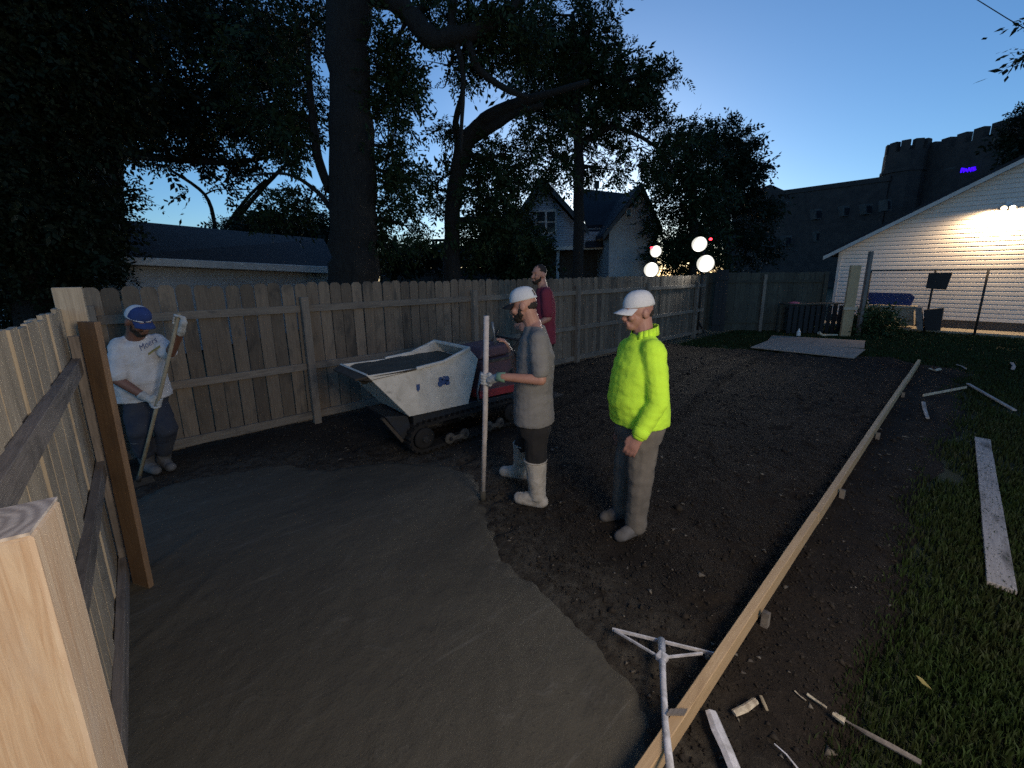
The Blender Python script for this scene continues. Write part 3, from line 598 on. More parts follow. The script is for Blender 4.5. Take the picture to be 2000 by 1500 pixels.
# ------------------------------------------------------------------ castle-like building in the distance
def zup(v, z): return Vector((v.x, v.y, z))
P0 = V(1480, 372, 53.5); P1 = V(1560, 368, 51); P2 = V(1738, 343, 45); P3 = V(1805, 302, 44.5); P4 = V(2040, 232, 35.0)
root = empty('castle_building', zup((P2+P3)/2, 0), 'dark brick building with a battlemented corner tower in the distance', 'building')
zw = (P1.z+P2.z)/2
def wallslab(a, b, z0, z1, th, name, mat, rt_=root): 
    m = MB(); dn = Vector((-(b-a).y, (b-a).x, 0)).normalized(); dn = dn if dn.dot(NH) > 0 else -dn
    m.prism([zup(a, z0), zup(b, z0), zup(b, z1), zup(a, z1)], dn*th); return m.build(name, mat, rt_)
EL = P1+(P1-P2)*0.9
wallslab(EL, P2, 0, zw-0.5, 12, 'wall', M_['stone']); wallslab(EL+NH*-.15, P2+NH*-.15, zw-0.5, zw, 12.3, 'parapet', M_['stone'])
gq = V(1505, 360, 52.5); m = MB(); m.prism([V(1468, 395, 52.5), V(1541, 385, 52.5), V(1532, 372, 52.5), gq, V(1478, 374, 52.5)], NH*9); m.build('gable', M_['stone'], root)
zt = V(1805, 302, 44.5).z
m = MB(); m.prism([zup(P3, 0), zup(P4, 0), zup(P4, zt), zup(P3, zt)], RH*8); m.build('wall', M_['stone'], root)
dv = (zup(P4, 0)-zup(P3, 0)); LL = dv.length; dv.normalize(); k = 0.1
while k < LL-1:
    a = zup(P3, 0)+dv*k; m = MB(); m.prism([zup(a, zt), zup(a+dv*.82, zt), zup(a+dv*.82, zt+.95), zup(a, zt+.95)], RH*.6); m.build('merlon', M_['stone'], root); k += 1.42
TC = V(1771, 300, 45.5); tr = 1.78; th_ = V(1771, 292, 44).z
def octo(r_, z): return [Vector((TC.x+r_*math.cos(2*math.pi*(i+.5)/10), TC.y+r_*math.sin(2*math.pi*(i+.5)/10), z)) for i in range(10)]
m = MB(); m.prism(octo(tr, 0), (0,0,th_)); tw = m.build('tower', M_['stone'], root)
m = MB(); m.prism(octo(tr*1.06, th_-1.9), (0,0,.3)); m.build('string_course', M_['stone'], root)
for i in range(10):
    a, b = octo(tr, th_)[i], octo(tr, th_)[(i+1) % 10]; mid = (a+b)/2; inn = (zup(TC, th_)-mid).normalized(); a2, b2 = mid+(a-mid)*.62, mid+(b-mid)*.62
    m = MB(); m.prism([a2, b2, b2+Vector((0,0,1.0)), a2+Vector((0,0,1.0))], inn*.5); m.build('merlon', M_['stone'], root)
def farwin(px, py, wpx, hpx, n, mat='paletrim'):
    m = MB(); m.prism([V(px-wpx/2, py-hpx/2, n), V(px+wpx/2, py-hpx/2, n), V(px+wpx/2, py+hpx/2, n), V(px-wpx/2, py+hpx/2, n)], NH*1.0); f_ = m.build('window', M_[mat], root)
    m = MB(); m.prism([V(px-wpx*.34, py-hpx*.32, n-.03), V(px+wpx*.34, py-hpx*.32, n-.03), V(px+wpx*.34, py+hpx*.4, n-.03), V(px-wpx*.34, py+hpx*.4, n-.03)], NH*.02); m.build('pane', M_['glass'], f_)
for px, py in ((1600,418), (1655,412), (1698,408), (1600,462), (1540,470), (1505,472)): farwin(px, py, 15, 20, 51.0-(px-1560)/178*6-0.6)
nw = lambda px: 44.45*FPX/(px-1000)-.55
farwin(1872, 335, 12, 20, nw(1866)); farwin(1737, 400, 8, 22, 43.2)
m = MB(); m.tube([V(x, y, nw(x)) for x, y in ((1878,337), (1880,329), (1884,330), (1883,336), (1888,331), (1891,335), (1893,329), (1897,334), (1899,328), (1903,327), (1902,333), (1906,330))], .10, 6)
nr = m.build('neon_sign', M_['neon'], label='squiggle of bright blue neon on the dark castle wall', cat='sign')

# ------------------------------------------------------------------ gabled house in the middle
n0 = 22.0
root = empty('gabled_house', zup(V(1130, 500, n0), 0), 'blue-grey gabled house with paired attic window behind the fence', 'house')
def vp(px, py, o=0.0): return V(px, py, n0+o)
m = MB(); m.prism([vp(1004,452), vp(1060,366), vp(1138,452), vp(1180,452), vp(1180,484), vp(1004,490)], NH*7); m.build('wall', M_['bluewall'], root)
z0 = 0.0; a, b = vp(1000, 486), vp(1186, 482)
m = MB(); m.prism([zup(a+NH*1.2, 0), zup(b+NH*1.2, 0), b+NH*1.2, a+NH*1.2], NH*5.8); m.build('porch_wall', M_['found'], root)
m = MB(); m.prism([a-Vector((0,0,.12))-NH*.15, b-Vector((0,0,.12))-NH*.15, b+Vector((0,0,.06))-NH*.15, a+Vector((0,0,.06))-NH*.15], NH*.25); m.build('porch_beam', M_['trim'], root)
for px in (1008, 1090, 1180): q = V(px, 490, n0); board('porch_post', zup(q, 0)+NH*.1, q+NH*.1, .14, .14, M_['palewall'], root, RH)
for (xa, ya, xb, yb) in ((988,457,1059,349), (1150,452,1059,349)):
    a, b = vp(xa, ya, -.5), vp(xb, yb, -.5); t_ = Vector((0,0,.16))
    m = MB(); m.prism([a, b, b+t_, a+t_], NH*8); m.build('roof', M_['shingle'], root)
    m = MB(); m.prism([a-t_*1.1, b-t_*1.1, b+t_*.6, a+t_*.6], -NH*.05); m.build('rake_board', M_['paletrim'], root)
# window pair
m = MB(); m.prism([vp(1046,412,-.06), vp(1087,408,-.06), vp(1087,456,-.06), vp(1046,458,-.06)], NH*.1); wf = m.build('window', M_['trim'], root)
for (x0, x1) in ((1049,1064.5), (1068.5,1084)):
    for (y0, y1) in ((414,432.5), (435,454)): m = MB(); m.prism([vp(x0,y0,-.08), vp(x1,y0-.8,-.08), vp(x1,y1-.8,-.08), vp(x0,y1,-.08)], NH*.02); m.build('pane', M_['glass'], wf)
# horizontal clapboards of the gable
for k in range(26):
    y = 366+k*4.5
    xl = max(1004, 1060-(y-366)*0.655); xr = min(1138, 1060+(y-366)*0.905)
    if y > 452: xr = 1180
    if xr-xl < 8: continue
    m = MB(); m.prism([vp(xl,y,-.035), vp(xr,y,-.035), vp(xr,y+4.0,-.05), vp(xl,y+4.0,-.05)], NH*.045); m.build('clapboard', M_['bluewall'], root)
# right wing
n1_ = 20.5
def vq(px, py, o=0.0): return V(px, py, n1_+o)
m = MB(); m.prism([zup(vq(1190,540), 0), zup(vq(1284,540), 0), vq(1284,440), vq(1253,380), vq(1190,452)], NH*8); m.build('wing_wall', M_['palewall'], root)
for (xa, ya, xb, yb) in ((1178,463,1254,363), (1294,450,1254,363)):
    a, b = vq(xa, ya, -.35), vq(xb, yb, -.35); t_ = Vector((0,0,.15)); m = MB(); m.prism([a, b, b+t_, a+t_], NH*8.6); m.build('roof', M_['shingle'], root)
    m = MB(); m.prism([a-t_, b-t_, b+t_*.6, a+t_*.6], -NH*.05); m.build('rake_board', M_['paletrim'], root)
m = MB(); m.prism([vq(1222,408,-.05), vq(1234,405,-.05), vq(1234,424,-.05), vq(1222,426,-.05)], NH*.1); wf = m.build('window', M_['trim'], root)
m = MB(); m.prism([vq(1224,410,-.07), vq(1232,408,-.07), vq(1232,422,-.07), vq(1224,424,-.07)], NH*.02); m.build('pane', M_['glass'], wf)
m = MB(); m.prism([V(1146,446,22.6), V(1200,443,22.6), V(1240,385,26), V(1120,372,26)], Vector((0,0,.15))); m.build('roof', M_['shingle'], root)
m = MB(); m.prism([V(1143,484,21.6), V(1188,482,21.6), V(1176,448,22.6), V(1146,449,22.6)], NH*.2); m.build('porch_roof', M_['shingle'], root)
q = V(1165, 385, 25); m = MB(); m.tube([q-Vector((0,0,.6)), q+Vector((0,0,.45)), q+Vector((0,0,.46)), q+Vector((0,0,.85))], [.07, .07, .15, .15], 8); m.build('vent_pipe', M_['blackmetal'], root)

# garage on the left
e0, e1 = V(228, 507, 9.0), V(664, 527, 17.5); r0_, r1_ = V(212, 433, 12.2), V(632, 470, 20.5)
root = empty('garage', zup((e0+e1)/2, 0), 'low garage with a dark shingle roof and pale gutter behind the fence', 'garage')
gd_ = (e1-e0); gd_.z = 0; gd_.normalize(); gn = Vector((-gd_.y, gd_.x, 0)); gn = gn if gn.dot(NH) < 0 else -gn
w0, w1 = e0-gn*.35+gd_*.35, e1-gn*.35-gd_*.2
m = MB(); m.prism([zup(w0, 0), zup(w1, 0), w1+Vector((0,0,.1)), w0+Vector((0,0,.1))], -gn*5); m.build('wall', M_['palewall'], root)
m = MB(); m.prism([e0, e1, r1_, r0_], (0,0,.08)); m.build('roof', M_['shingle'], root)
m = MB(); m.prism([r0_, r1_, r1_-gn*4-Vector((0,0,1.5)), r0_-gn*4-Vector((0,0,1.5))], (0,0,.08)); m.build('roof', M_['shingle'], root)
m = MB(); m.prism([e0-Vector((0,0,.10)), e1-Vector((0,0,.17)), e1+Vector((0,0,.10)), e0+Vector((0,0,.07))], gn*.10); m.build('gutter', M_['trim'], root, bevel=.02)
for k in range(9):
    zk = .2+.25*k
    if w0.z-zk < .2: break
    m = MB(); m.prism([zup(w0, zk)+gn*.01, zup(w1, zk)+gn*.01, zup(w1, zk+.23)+gn*.004, zup(w0, zk+.23)+gn*.004], gn*.012); m.build('siding_board', M_['palewall'], root)
# dark far house with brick chimney
nf = 30
root = empty('far_house', zup(V(830, 520, nf), 0), 'dark roofed house far behind the fence with a capped brick chimney', 'house')
m = MB(); m.prism([zup(V(742,540,nf), 0), zup(V(1000,540,nf), 0), V(1000,522,nf), V(742,524,nf)], NH*7); m.build('wall', M_['found'], root)
m = MB(); m.prism([V(728,524,nf-.4), V(1004,521,nf-.4), V(960,492,nf+3.5), V(760,486,nf+3.5)], (0,0,.12)); m.build('roof', M_['shingle'], root)
m = MB(); m.prism([V(844,530,nf-.8), V(884,530,nf-.8), V(884,476,nf-.8), V(844,477,nf-.8)], NH*1.0); ch = m.build('chimney', M_['stone'], root)
for px in (845.5, 852.5, 860, 867.5, 875, 882): m = MB(); q = V(px, 477, nf-.35); m.box(q+Vector((0,0,.1)), (.10, .10, .30)); m.build('chimney_post', M_['stone'], ch)
m = MB(); a = V(842, 470, nf-.8); b = V(886, 469, nf-.8); m.prism([a, b, b+Vector((0,0,.1)), a+Vector((0,0,.1))], NH*1.0); m.build('chimney_cap', M_['stone'], ch)
# overhead wire
m = MB(); a, b = V(1890, -12, 16), V(2060, 90, 13); m.tube([a, a.lerp(b, .5)-Vector((0,0,.02)), b], .014, 6); m.build('overhead_wire', M_['black'], label='overhead wire crossing the top right corner of the sky', cat='wire')
m = MB(); a, b = V(560, 452, 34), V(1010, 463, 34); m.tube([a, a.lerp(b, .5)-Vector((0,0,.1)), b], .014, 6); m.build('overhead_wire', M_['black'], label='thin distant wire strung between the tree trunks', cat='wire')

# ------------------------------------------------------------------ trees
def leaf_mesh(name, pos, dirs, leaf, wid, nl, mat, rg, curl=0.25):
    """compound leaves: a stem at each pos along dirs with nl pairs of leaflets"""
    N = len(pos); sz = rg.lognormal(0, .30, N); L = leaf*2.9*rg.uniform(0.7, 1.3, N)*sz
    d = dirs/np.linalg.norm(dirs, axis=1, keepdims=True)
    h = np.cross(d, rg.normal(size=(N,3))); h /= np.linalg.norm(h, axis=1, keepdims=True)
    V_, k = [], nl*2+1
    for i in range(k):
        t_ = 0.12+0.88*(i//2+0.5*(i % 2)*0.4)/nl; sgn = 1 if i % 2 else -1
        b = pos+d*(L*t_)[:,None]-np.array([0,0,1])*(L*t_*t_*curl)[:,None]
        if i == k-1: ld = d-np.array([0,0,.3]); b = pos+d*L[:,None]-np.array([0,0,1])*(L*curl)[:,None]
        else: ld = h*sgn*0.9+d*0.55-np.array([0,0,.28])
        ld = ld+rg.normal(scale=.22, size=(N,3)); ld /= np.linalg.norm(ld, axis=1, keepdims=True)
        sd = np.cross(ld, rg.normal(scale=.6, size=(N,3))+np.cross(d, h)); sd /= np.linalg.norm(sd, axis=1, keepdims=True)
        l_ = (leaf*sz*rg.uniform(0.65, 1.25, N))[:,None]; w_ = (wid*sz*rg.uniform(0.7, 1.2, N))[:,None]
        V_.append(np.stack([b, b+ld*l_*.45+sd*w_, b+ld*l_, b+ld*l_*.45-sd*w_], 1))
    Vv = np.concatenate(V_).reshape(-1, 3); Fv = np.arange(len(Vv)).reshape(-1, 4)
    return np_mesh(name, Vv, Fv, mat)
def curve(pts, n=5):                      # Catmull-Rom through (pos, radius)
    out = []; P = [pts[0]]+list(pts)+[pts[-1]]
    for i in range(1, len(P)-2):
        for k in range(n):
            t_ = k/n; a, b, c, d = P[i-1][0], P[i][0], P[i+1][0], P[i+2][0]
            q = 0.5*((2*b)+(c-a)*t_+(2*a-5*b+4*c-d)*t_*t_+(3*b-a-3*c+d)*t_**3)
            out.append((q, P[i][1]*(1-t_)+P[i+1][1]*t_))
    out.append(pts[-1]); return out
def tree(name, label, limbs, blobs, n, leaf=0.10, wid=0.019, nl=5, mat='leaf', seed=1, group=None, dens=1.0, twigs=True):
    """limbs: lists of (px, py, dn, width_px) ; blobs: (px, py, dn, rx_px, ry_px, count); first limb is the trunk"""
    rg = np.random.default_rng(seed); rr = random.Random(seed)
    t0 = limbs[0][0]; base = zup(V(t0[0], t0[1], n+t0[2]), 0)
    root = empty(name, base, label, 'tree', group)
    mt = MB(); mb = MB(); nodes = []
    for i, lb in enumerate(limbs):
        pts = [(V(a, b, n+c), wpx/2*(n+c)/FPX) for a, b, c, wpx in lb]
        if i == 0: pts = [(base-Vector((0,0,.3)), pts[0][1]*1.35), (base+Vector((0,0,.35)), pts[0][1]*1.12)]+pts
        cv = curve(pts); pp, rad = [], []
        for j, (q, r_) in enumerate(cv):
            pp.append(q+Vector((rr.uniform(-1,1), rr.uniform(-1,1), 0))*r_*.10); rad.append(r_*rr.uniform(.93, 1.08)); nodes.append((q, r_))
        (mt if i == 0 else mb).tube(pp, rad, 14 if i == 0 else 9)
    mt.build('trunk', M_['bark'], root, True)
    pos, dirs = [], []
    for (px, py, dn, rx, ry, cnt) in blobs:
        c = V(px, py, n+dn); k = (n+dn)/FPX; ax, az = rx*k, ry*k; ay = min(max(ax, az), 1.35*min(ax, az)+.6)
        ctr = np.array(c); cnt = int(cnt*dens)
        # a limb feeding this clump, and its fan of twigs
        bq, br = min(nodes, key=lambda q: (q[0]-c).length)
        if (bq-c).length > 0.3:
            mid = bq.lerp(c, .5)+Vector((rr.uniform(-.2,.2), rr.uniform(-.2,.2), rr.uniform(0,.3)))*(bq-c).length*.4
            r1 = min(br*.6, .05+.02*(bq-c).length); cv = curve([(bq, r1), (mid, r1*.7), (c, r1*.35)], 4); mb.tube([q for q, _ in cv], [q for _, q in cv], 6)
        nt_ = max(4, int(cnt/26)) if twigs else 0; tips = []
        for _ in range(nt_):
            u_ = rg.normal(size=3); u_ /= np.linalg.norm(u_); e = ctr+u_*np.array([0,0,0])+np.array(RH)*u_[0]*ax*.95+np.array(NH)*u_[1]*ay*.95+np.array([0,0,1])*u_[2]*az*.95
            s0 = ctr+(e-ctr)*.1; md = (s0+e)/2+rg.normal(scale=.12*max(ax, az), size=3)
            cv = curve([(Vector(s0), .022), (Vector(md), .014), (Vector(e), .005)], 3); mb.tube([q for q, _ in cv], [q for _, q in cv], 4, False)
            tips.append((s0, md, e))
        # leaves: in clusters near twigs, with holes
        ncl = max(3, int(cnt/16)); u_ = rg.normal(size=(ncl,3)); u_ /= np.linalg.norm(u_, axis=1, keepdims=True); rad_ = rg.random(ncl)**0.42
        cc = ctr+(u_[:,0]*rad_*ax)[:,None]*np.array(RH)+(u_[:,1]*rad_*ay)[:,None]*np.array(NH)+(u_[:,2]*rad_*az)[:,None]*np.array([0,0,1])
        ii = rg.integers(0, ncl, cnt); sp = 0.16*max(.35, min(ax, az))+.05
        P = cc[ii]+rg.normal(size=(cnt,3))*sp*np.array([1,1,.8])
        D = (P-ctr)/max(ax, az)*.6+rg.normal(scale=.6, size=(cnt,3)); D[:,2] -= .1
        pos.append(P); dirs.append(D)
    if len(mb.v): mb.build('branches', M_['bark'], root, True)
    if pos:
        me = leaf_mesh('crown', np.concatenate(pos), np.concatenate(dirs), leaf, wid, nl, M_[mat], rg)
        mobj('crown', me, root, Matrix())
    return root
tree('shade_tree', 'huge straight tree trunk rising behind the garage end of the fence',
    [[(690,545,0,92), (690,430,0,82), (684,250,0,75), (680,80,0,70), (676,-80,0,68), (668,-300,0,60)],
     [(645,370,0,20), (622,310,.2,15), (606,180,.3,11), (600,60,.4,7)], [(655,420,0,12), (620,375,-.1,8), (560,340,-.2,5), (470,345,-.3,3)],
     [(712,-15,0,42), (760,-5,0,34), (800,28,0,33), (842,76,0,34), (885,72,0,32), (935,58,0,25), (985,30,.2,18), (1040,-30,.4,18)],
     [(882,70,0,16), (884,20,0,14), (890,-60,0,10)], [(890,80,0,12), (904,140,0,9), (902,240,.1,7), (900,300,.1,4)], [(915,85,0,14), (935,135,0,12), (985,172,.1,11), (1030,190,.2,9)]],
    [(770,90,.3,42,42,700), (755,175,.5,40,70,1000), (785,170,.3,45,55,700), (760,290,.5,45,70,1100), (775,345,.5,35,50,700), (790,440,.5,45,55,800), (745,450,.4,30,60,600), (840,20,.5,60,30,600), (930,20,.4,70,45,1300), (1000,60,.6,60,45,1100), (955,100,.6,55,35,800), (880,130,.5,50,35,500),
     (560,170,.6,75,110,1500), (575,60,.6,55,60,700), (520,240,.3,60,50,800), (600,250,.4,40,80,600), (600,400,.4,40,40,500), (545,420,.6,45,35,600), (640,-60,.5,140,60,900)], 10.0, .095, .019, 5, 'leaf', 3, dens=.29)
tree('leaning_tree', 'dark trunk leaning right and forking below the big limb',
    [[(882,545,0,33), (884,430,0,29), (892,350,0,29), (905,290,0,32), (925,255,0,25), (965,222,0,23), (1015,200,.1,18), (1075,182,.2,12), (1150,160,.3,9)], [(925,268,0,22), (965,245,0,18), (1005,222,.1,14), (1060,205,.2,9)],
     [(900,280,0,20), (890,240,0,12), (905,170,0,8), (902,100,0,5)], [(910,300,0,14), (950,310,.1,8), (985,300,.2,5)]],
    [(960,310,.3,60,40,750), (1000,350,.4,55,60,900), (940,380,.3,55,60,900), (965,440,.3,65,45,1000), (1010,450,.5,35,60,500), (1070,330,.5,50,45,650), (850,370,.3,35,40,480), (905,330,.4,35,40,360), (930,470,.2,40,50,600), (880,250,.2,28,30,220), (1040,260,.3,60,35,600)], 12.0, .10, .021, 5, 'leaf', 5, dens=.33)
tree('walnut_tree', 'slender tree with feathery walnut-like crown in front of the gabled house',
    [[(1128,545,0,21), (1130,420,0,19), (1130,300,0,18), (1126,200,0,16), (1122,100,.1,14), (1118,30,.2,8)],
     [(1130,285,0,12), (1190,250,0,10), (1240,262,.1,7), (1290,295,.2,5), (1315,340,.2,3)], [(1128,250,0,11), (1180,190,0,9), (1235,150,0,6), (1285,150,0,4)],
     [(1126,170,0,10), (1080,130,0,8), (1040,100,.1,5)], [(1120,110,0,10), (1150,60,0,7), (1160,30,0,4)]],
    [(1130,140,.3,75,60,1700), (1060,110,.4,70,60,1500), (1190,150,.2,60,45,1100), (1150,75,.2,38,42,520), (1200,80,.3,22,35,150), (1255,160,.1,48,28,620), (1225,205,.2,65,28,700), (1080,200,.4,70,40,1100), (1170,240,.2,70,25,620), (1060,30,.5,55,45,700), (1150,-10,.5,60,35,420), (1120,300,.2,45,50,520),
     (1250,285,.1,50,30,300), (1290,300,.1,30,45,240), (1180,330,.3,40,35,300), (1270,150,0,30,14,200), (1300,255,.2,30,25,240)], 14.0, .115, .022, 6, 'leaf', 8, dens=.38)
tree('round_tree', 'rounded leafy tree above the glaring work lights',
    [[(1352,545,0,16), (1355,440,0,15), (1350,330,0,12), (1345,260,0,7)], [(1352,400,0,8), (1330,340,0,6), (1310,300,0,4)]],
    [(1345,270,0,30,32,560), (1330,320,0,38,42,900), (1372,310,.3,35,50,800), (1335,390,.3,55,50,1200), (1300,340,.2,25,40,300), (1380,400,.4,45,50,900), (1300,430,.3,35,35,500), (1330,470,.5,50,35,1100), (1380,480,.6,40,40,900), (1300,505,.6,40,28,700), (1350,520,.8,60,25,900)], 19.0, .13, .03, 4, 'leaf', 12, dens=.4)
tree('tall_tree', 'tall dark tree with twin pointed tops left of the dark brick building',
    [[(1420,545,0,14), (1420,440,0,13), (1418,320,0,9), (1415,260,0,5)]],
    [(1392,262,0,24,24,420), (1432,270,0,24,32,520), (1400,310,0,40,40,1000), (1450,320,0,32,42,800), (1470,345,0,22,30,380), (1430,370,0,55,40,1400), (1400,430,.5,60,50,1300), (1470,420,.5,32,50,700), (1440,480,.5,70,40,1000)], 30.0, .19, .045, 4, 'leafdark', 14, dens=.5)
tree('left_tree', 'dense black-green tree mass filling the upper left behind the garage',
    [[(205,545,0,50), (208,420,0,46), (215,250,0,40), (225,100,0,32), (230,-100,0,24)], [(212,300,0,20), (330,310,0,12), (450,318,0,9), (560,300,.1,5)], [(210,350,0,16), (150,300,0,12), (90,250,0,8)],
     [(460,430,0,9), (510,370,0,8), (560,320,0,6)], [(420,440,0,7), (400,380,0,6), (330,330,0,5)], [(440,445,0,6), (480,390,0,6), (520,350,0,4)]],
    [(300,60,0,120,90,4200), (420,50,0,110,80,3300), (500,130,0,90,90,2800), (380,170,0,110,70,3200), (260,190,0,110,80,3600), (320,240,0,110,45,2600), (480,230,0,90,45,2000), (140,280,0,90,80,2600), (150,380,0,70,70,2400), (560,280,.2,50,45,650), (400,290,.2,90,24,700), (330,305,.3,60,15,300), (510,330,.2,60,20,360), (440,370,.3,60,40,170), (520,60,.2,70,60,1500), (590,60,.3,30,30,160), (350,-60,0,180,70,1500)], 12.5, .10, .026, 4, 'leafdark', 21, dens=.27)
tree('side_tree', 'black leafy tree towering at the left edge over the side fence',
    [[(60,560,0,60), (60,420,0,56), (50,250,0,50), (40,60,0,44), (30,-150,0,36)]],
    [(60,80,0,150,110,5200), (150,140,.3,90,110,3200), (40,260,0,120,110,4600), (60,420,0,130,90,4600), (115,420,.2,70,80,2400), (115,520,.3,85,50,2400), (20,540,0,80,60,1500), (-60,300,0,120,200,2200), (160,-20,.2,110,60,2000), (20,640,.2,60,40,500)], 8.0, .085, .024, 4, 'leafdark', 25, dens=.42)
tree('low_tree', 'low dark foliage between the leaning trunk and the gabled house',
    [[(985,545,0,12), (985,500,0,11), (982,460,0,7)]],
    [(985,440,0,45,35,1000), (1010,480,-.5,45,35,1000), (960,500,0,50,30,900), (1020,520,-.5,40,25,700), (925,500,0,35,22,450), (1050,480,-.8,22,16,200)], 17.5, .12, .03, 4, 'leaf', 31)
tree('back_hedge_tree', 'dark bushy tree low behind the straight trunk and over the far roof',
    [[(770,545,0,12), (770,500,0,11), (772,460,0,7)]],
    [(790,500,0,60,22,900), (740,500,0,40,30,600), (830,495,0,35,16,400), (560,450,0,70,28,1300), (480,450,2,60,20,700), (620,455,0,40,35,700)], 24.0, .16, .04, 4, 'leafdark', 33)
tree('edge_tree', 'dark tree top against the sky at the right edge beyond the battlements',
    [[(2030,420,0,14), (2030,330,0,12), (2028,250,0,7)]],
    [(2012,235,0,24,36,380), (2005,280,0,22,20,300), (2050,290,0,40,50,700)], 30.0, .2, .045, 4, 'leafdark', 35)
# leafy twig reaching in from the right
rg = np.random.default_rng(2); root = empty('leafy_branch', V(2040, 60, 12), 'small leafy branch tip poking in at the right edge of the sky', 'branch')
m = MB(); m.tube([V(2080,70,12), V(2020,95,12), V(1985,118,12)], [.03, .015, .006], 5); m.tube([V(2060,50,12), V(2020,38,12), V(1992,36,12)], [.02, .01, .004], 5); m.build('stem', M_['bark'], root)
pp = [V(2000+rg.uniform(-8, 30), 102+rg.uniform(-10, 12), 12+rg.uniform(-.2, .2)) for _ in range(16)]+[V(2008+rg.uniform(-4, 20), 38+rg.uniform(-6, 8), 12) for _ in range(7)]
me = leaf_mesh('leaves', np.array(pp), np.tile(np.array(-RH)+np.array([0,0,-.35]), (len(pp),1))+rg.normal(scale=.25, size=(len(pp),3)), .16, .03, 2, M_['leafdark'], rg, .1); mobj('leaves', me, root, Matrix())
# shrub by the chain-link fence
rg = np.random.default_rng(41); cs = G(1705, 655); root = empty('shrub', cs, 'rounded dark shrub at the foot of the chain-link fence', 'shrub')
N = 900; u_ = rg.normal(size=(N,3)); u_ /= np.linalg.norm(u_, axis=1, keepdims=True); rad_ = rg.random(N)**.4
Pn = np.array(cs)+np.stack([u_[:,0]*rad_*.62, u_[:,1]*rad_*.55, np.abs(u_[:,2])*rad_*.72+.03], 1)
mobj('foliage', leaf_mesh('foliage', Pn, Pn-np.array(cs)+rg.normal(scale=.3, size=(N,3)), .075, .018, 3, M_['shrub'], rg), root, Matrix())
m = MB()
for k in range(7): a = k*.9; m.tube([cs, cs+Vector((math.cos(a)*.2, math.sin(a)*.2, .3)), cs+Vector((math.cos(a)*.4, math.sin(a)*.35, .58))], [.012, .009, .004], 5)
m.build('stems', M_['bark'], root)

# ------------------------------------------------------------------ work lights behind the fence
nl_ = 12.6
root = empty('work_light_rack', zup(V(1325, 520, nl_), 0), 'rack of four glaring white work lamps above the back fence', 'light rack')
def lampat(px, py, r_px, n):
    q = V(px, py, n); r_ = r_px*n/FPX; dd = (Vector((2.2, 2.6, 1.1))-q).normalized()
    m = MB(); m.tube([q-dd*.16, q-dd*.12, q-dd*.03, q], [r_*.45, r_*.8, r_*1.12, r_*1.15], 20); hd = m.build('lamp_head', M_['blackmetal'], root, True)
    m = MB(); m.tube([q+dd*.002, q+dd*.02, q+dd*.035], [r_*1.05, r_*.85, r_*.3], 20); m.build('lens', M_['lamp_white'], hd)
    l = bpy.data.lights.new('work_beam', 'SPOT'); l.energy = 120; l.color = (1.0, .96, .86); l.spot_size = R(120); l.spot_blend = .8; l.shadow_soft_size = .1
    lo = bpy.data.objects.new('work_beam', l); M = dd.to_track_quat('-Z', 'Y').to_matrix().to_4x4(); M.translation = q+dd*.06; put(lo, None, M)
    return q
L4 = [lampat(1272, 527, 13, nl_), lampat(1281, 491, 10, nl_), lampat(1366, 477, 13, nl_), lampat(1378, 515, 15, nl_)]
for k, (px, pw) in enumerate(((1279, 0), (1373, 0))):
    q = V(px, 515, nl_+.25); m = MB(); m.tube([zup(q, 0), zup(q, 2.75)], .03, 8); m.build('mast', M_['blackmetal'], root, True)
    m = MB()
    for z in (.0,):
        for a in (0, 2.1, 4.2): m.tube([zup(q, .45), zup(q, .02)+Vector((math.cos(a), math.sin(a), 0))*.45], .015, 6)
    m.build('feet', M_['blackmetal'], root)
for q in L4: m = MB(); t_ = zup(V(1279 if q is L4[0] or q is L4[1] else 1373, 515, nl_+.25), q.z); m.tube([q+NH*.1, t_], .02, 6); m.build('bracket', M_['blackmetal'], root)
for px, py in ((1273, 484), (1388, 467)):
    q = V(px, py, nl_-.05); m = MB(); m.ell(q, (.045, .045, .035)); m.build('marker_lamp', M_['lamp_red'], root, True)

# ------------------------------------------------------------------ lumber, forms and litter
def gz(p): return float(soil_h(np.array([p.x]), np.array([p.y]))[0])
# form board on edge with stakes behind it
f0, f1 = Vector((0.6, 0.585, 0.055)), Vector((11.85, 0.67, 0.055)); fd = (f1-f0).normalized()
root = empty('form_board', (6, 0.62, 0), 'long pale form board set on edge between the soil and the lawn', 'board')
cuts = [0, 3.05, 6.1, 9.1, (f1-f0).length]
for a, b in zip(cuts[:-1], cuts[1:]): board('form_plank', f0+fd*(a+.002)+Vector((0,random.uniform(-.004,.004),0)), f0+fd*(b-.002), 0.10, 0.045, M_['fir'], root, (0,0,1), .003)
sd_ = Vector((fd.y, -fd.x, 0))
for s in (1.75, 3.7, 5.6, 8.0):
    q = f0+fd*s+sd_*.042; m = MB(); m.prism([q+Vector((-.018,0,.02)), q+Vector((.018,0,.012)), q+Vector((.02,0,-.2)), q+Vector((-.02,0,-.2))], sd_*.035); m.build('stake', M_['rail'], root)
q = f0+fd*.83+Vector((0,0,.053)); m = MB(); m.prism([q+fd*-.035+sd_*-.03, q+fd*-.005+sd_*-.03, q+fd*.05+sd_*.02, q+fd*.02+sd_*.02], (0,0,.012)); m.build('nail_plate', M_['raildark'], root)
# orange plank leaning on the side fence
b0 = (G(262,1158)+G(300,1135))/2; t0_ = PX_(173, 628, -0.218); wdv = (RH*.9-NH*.25); wdv.z = 0; wdv = wdv.normalized()*.14
root_ = board('leaning_plank', b0+Vector((0,0,.01)), t0_, wdv.length*1.0, .03, M_['plank'], None, wdv, .002, label='orange-brown plank leaning upright against the end of the side fence', cat='plank')
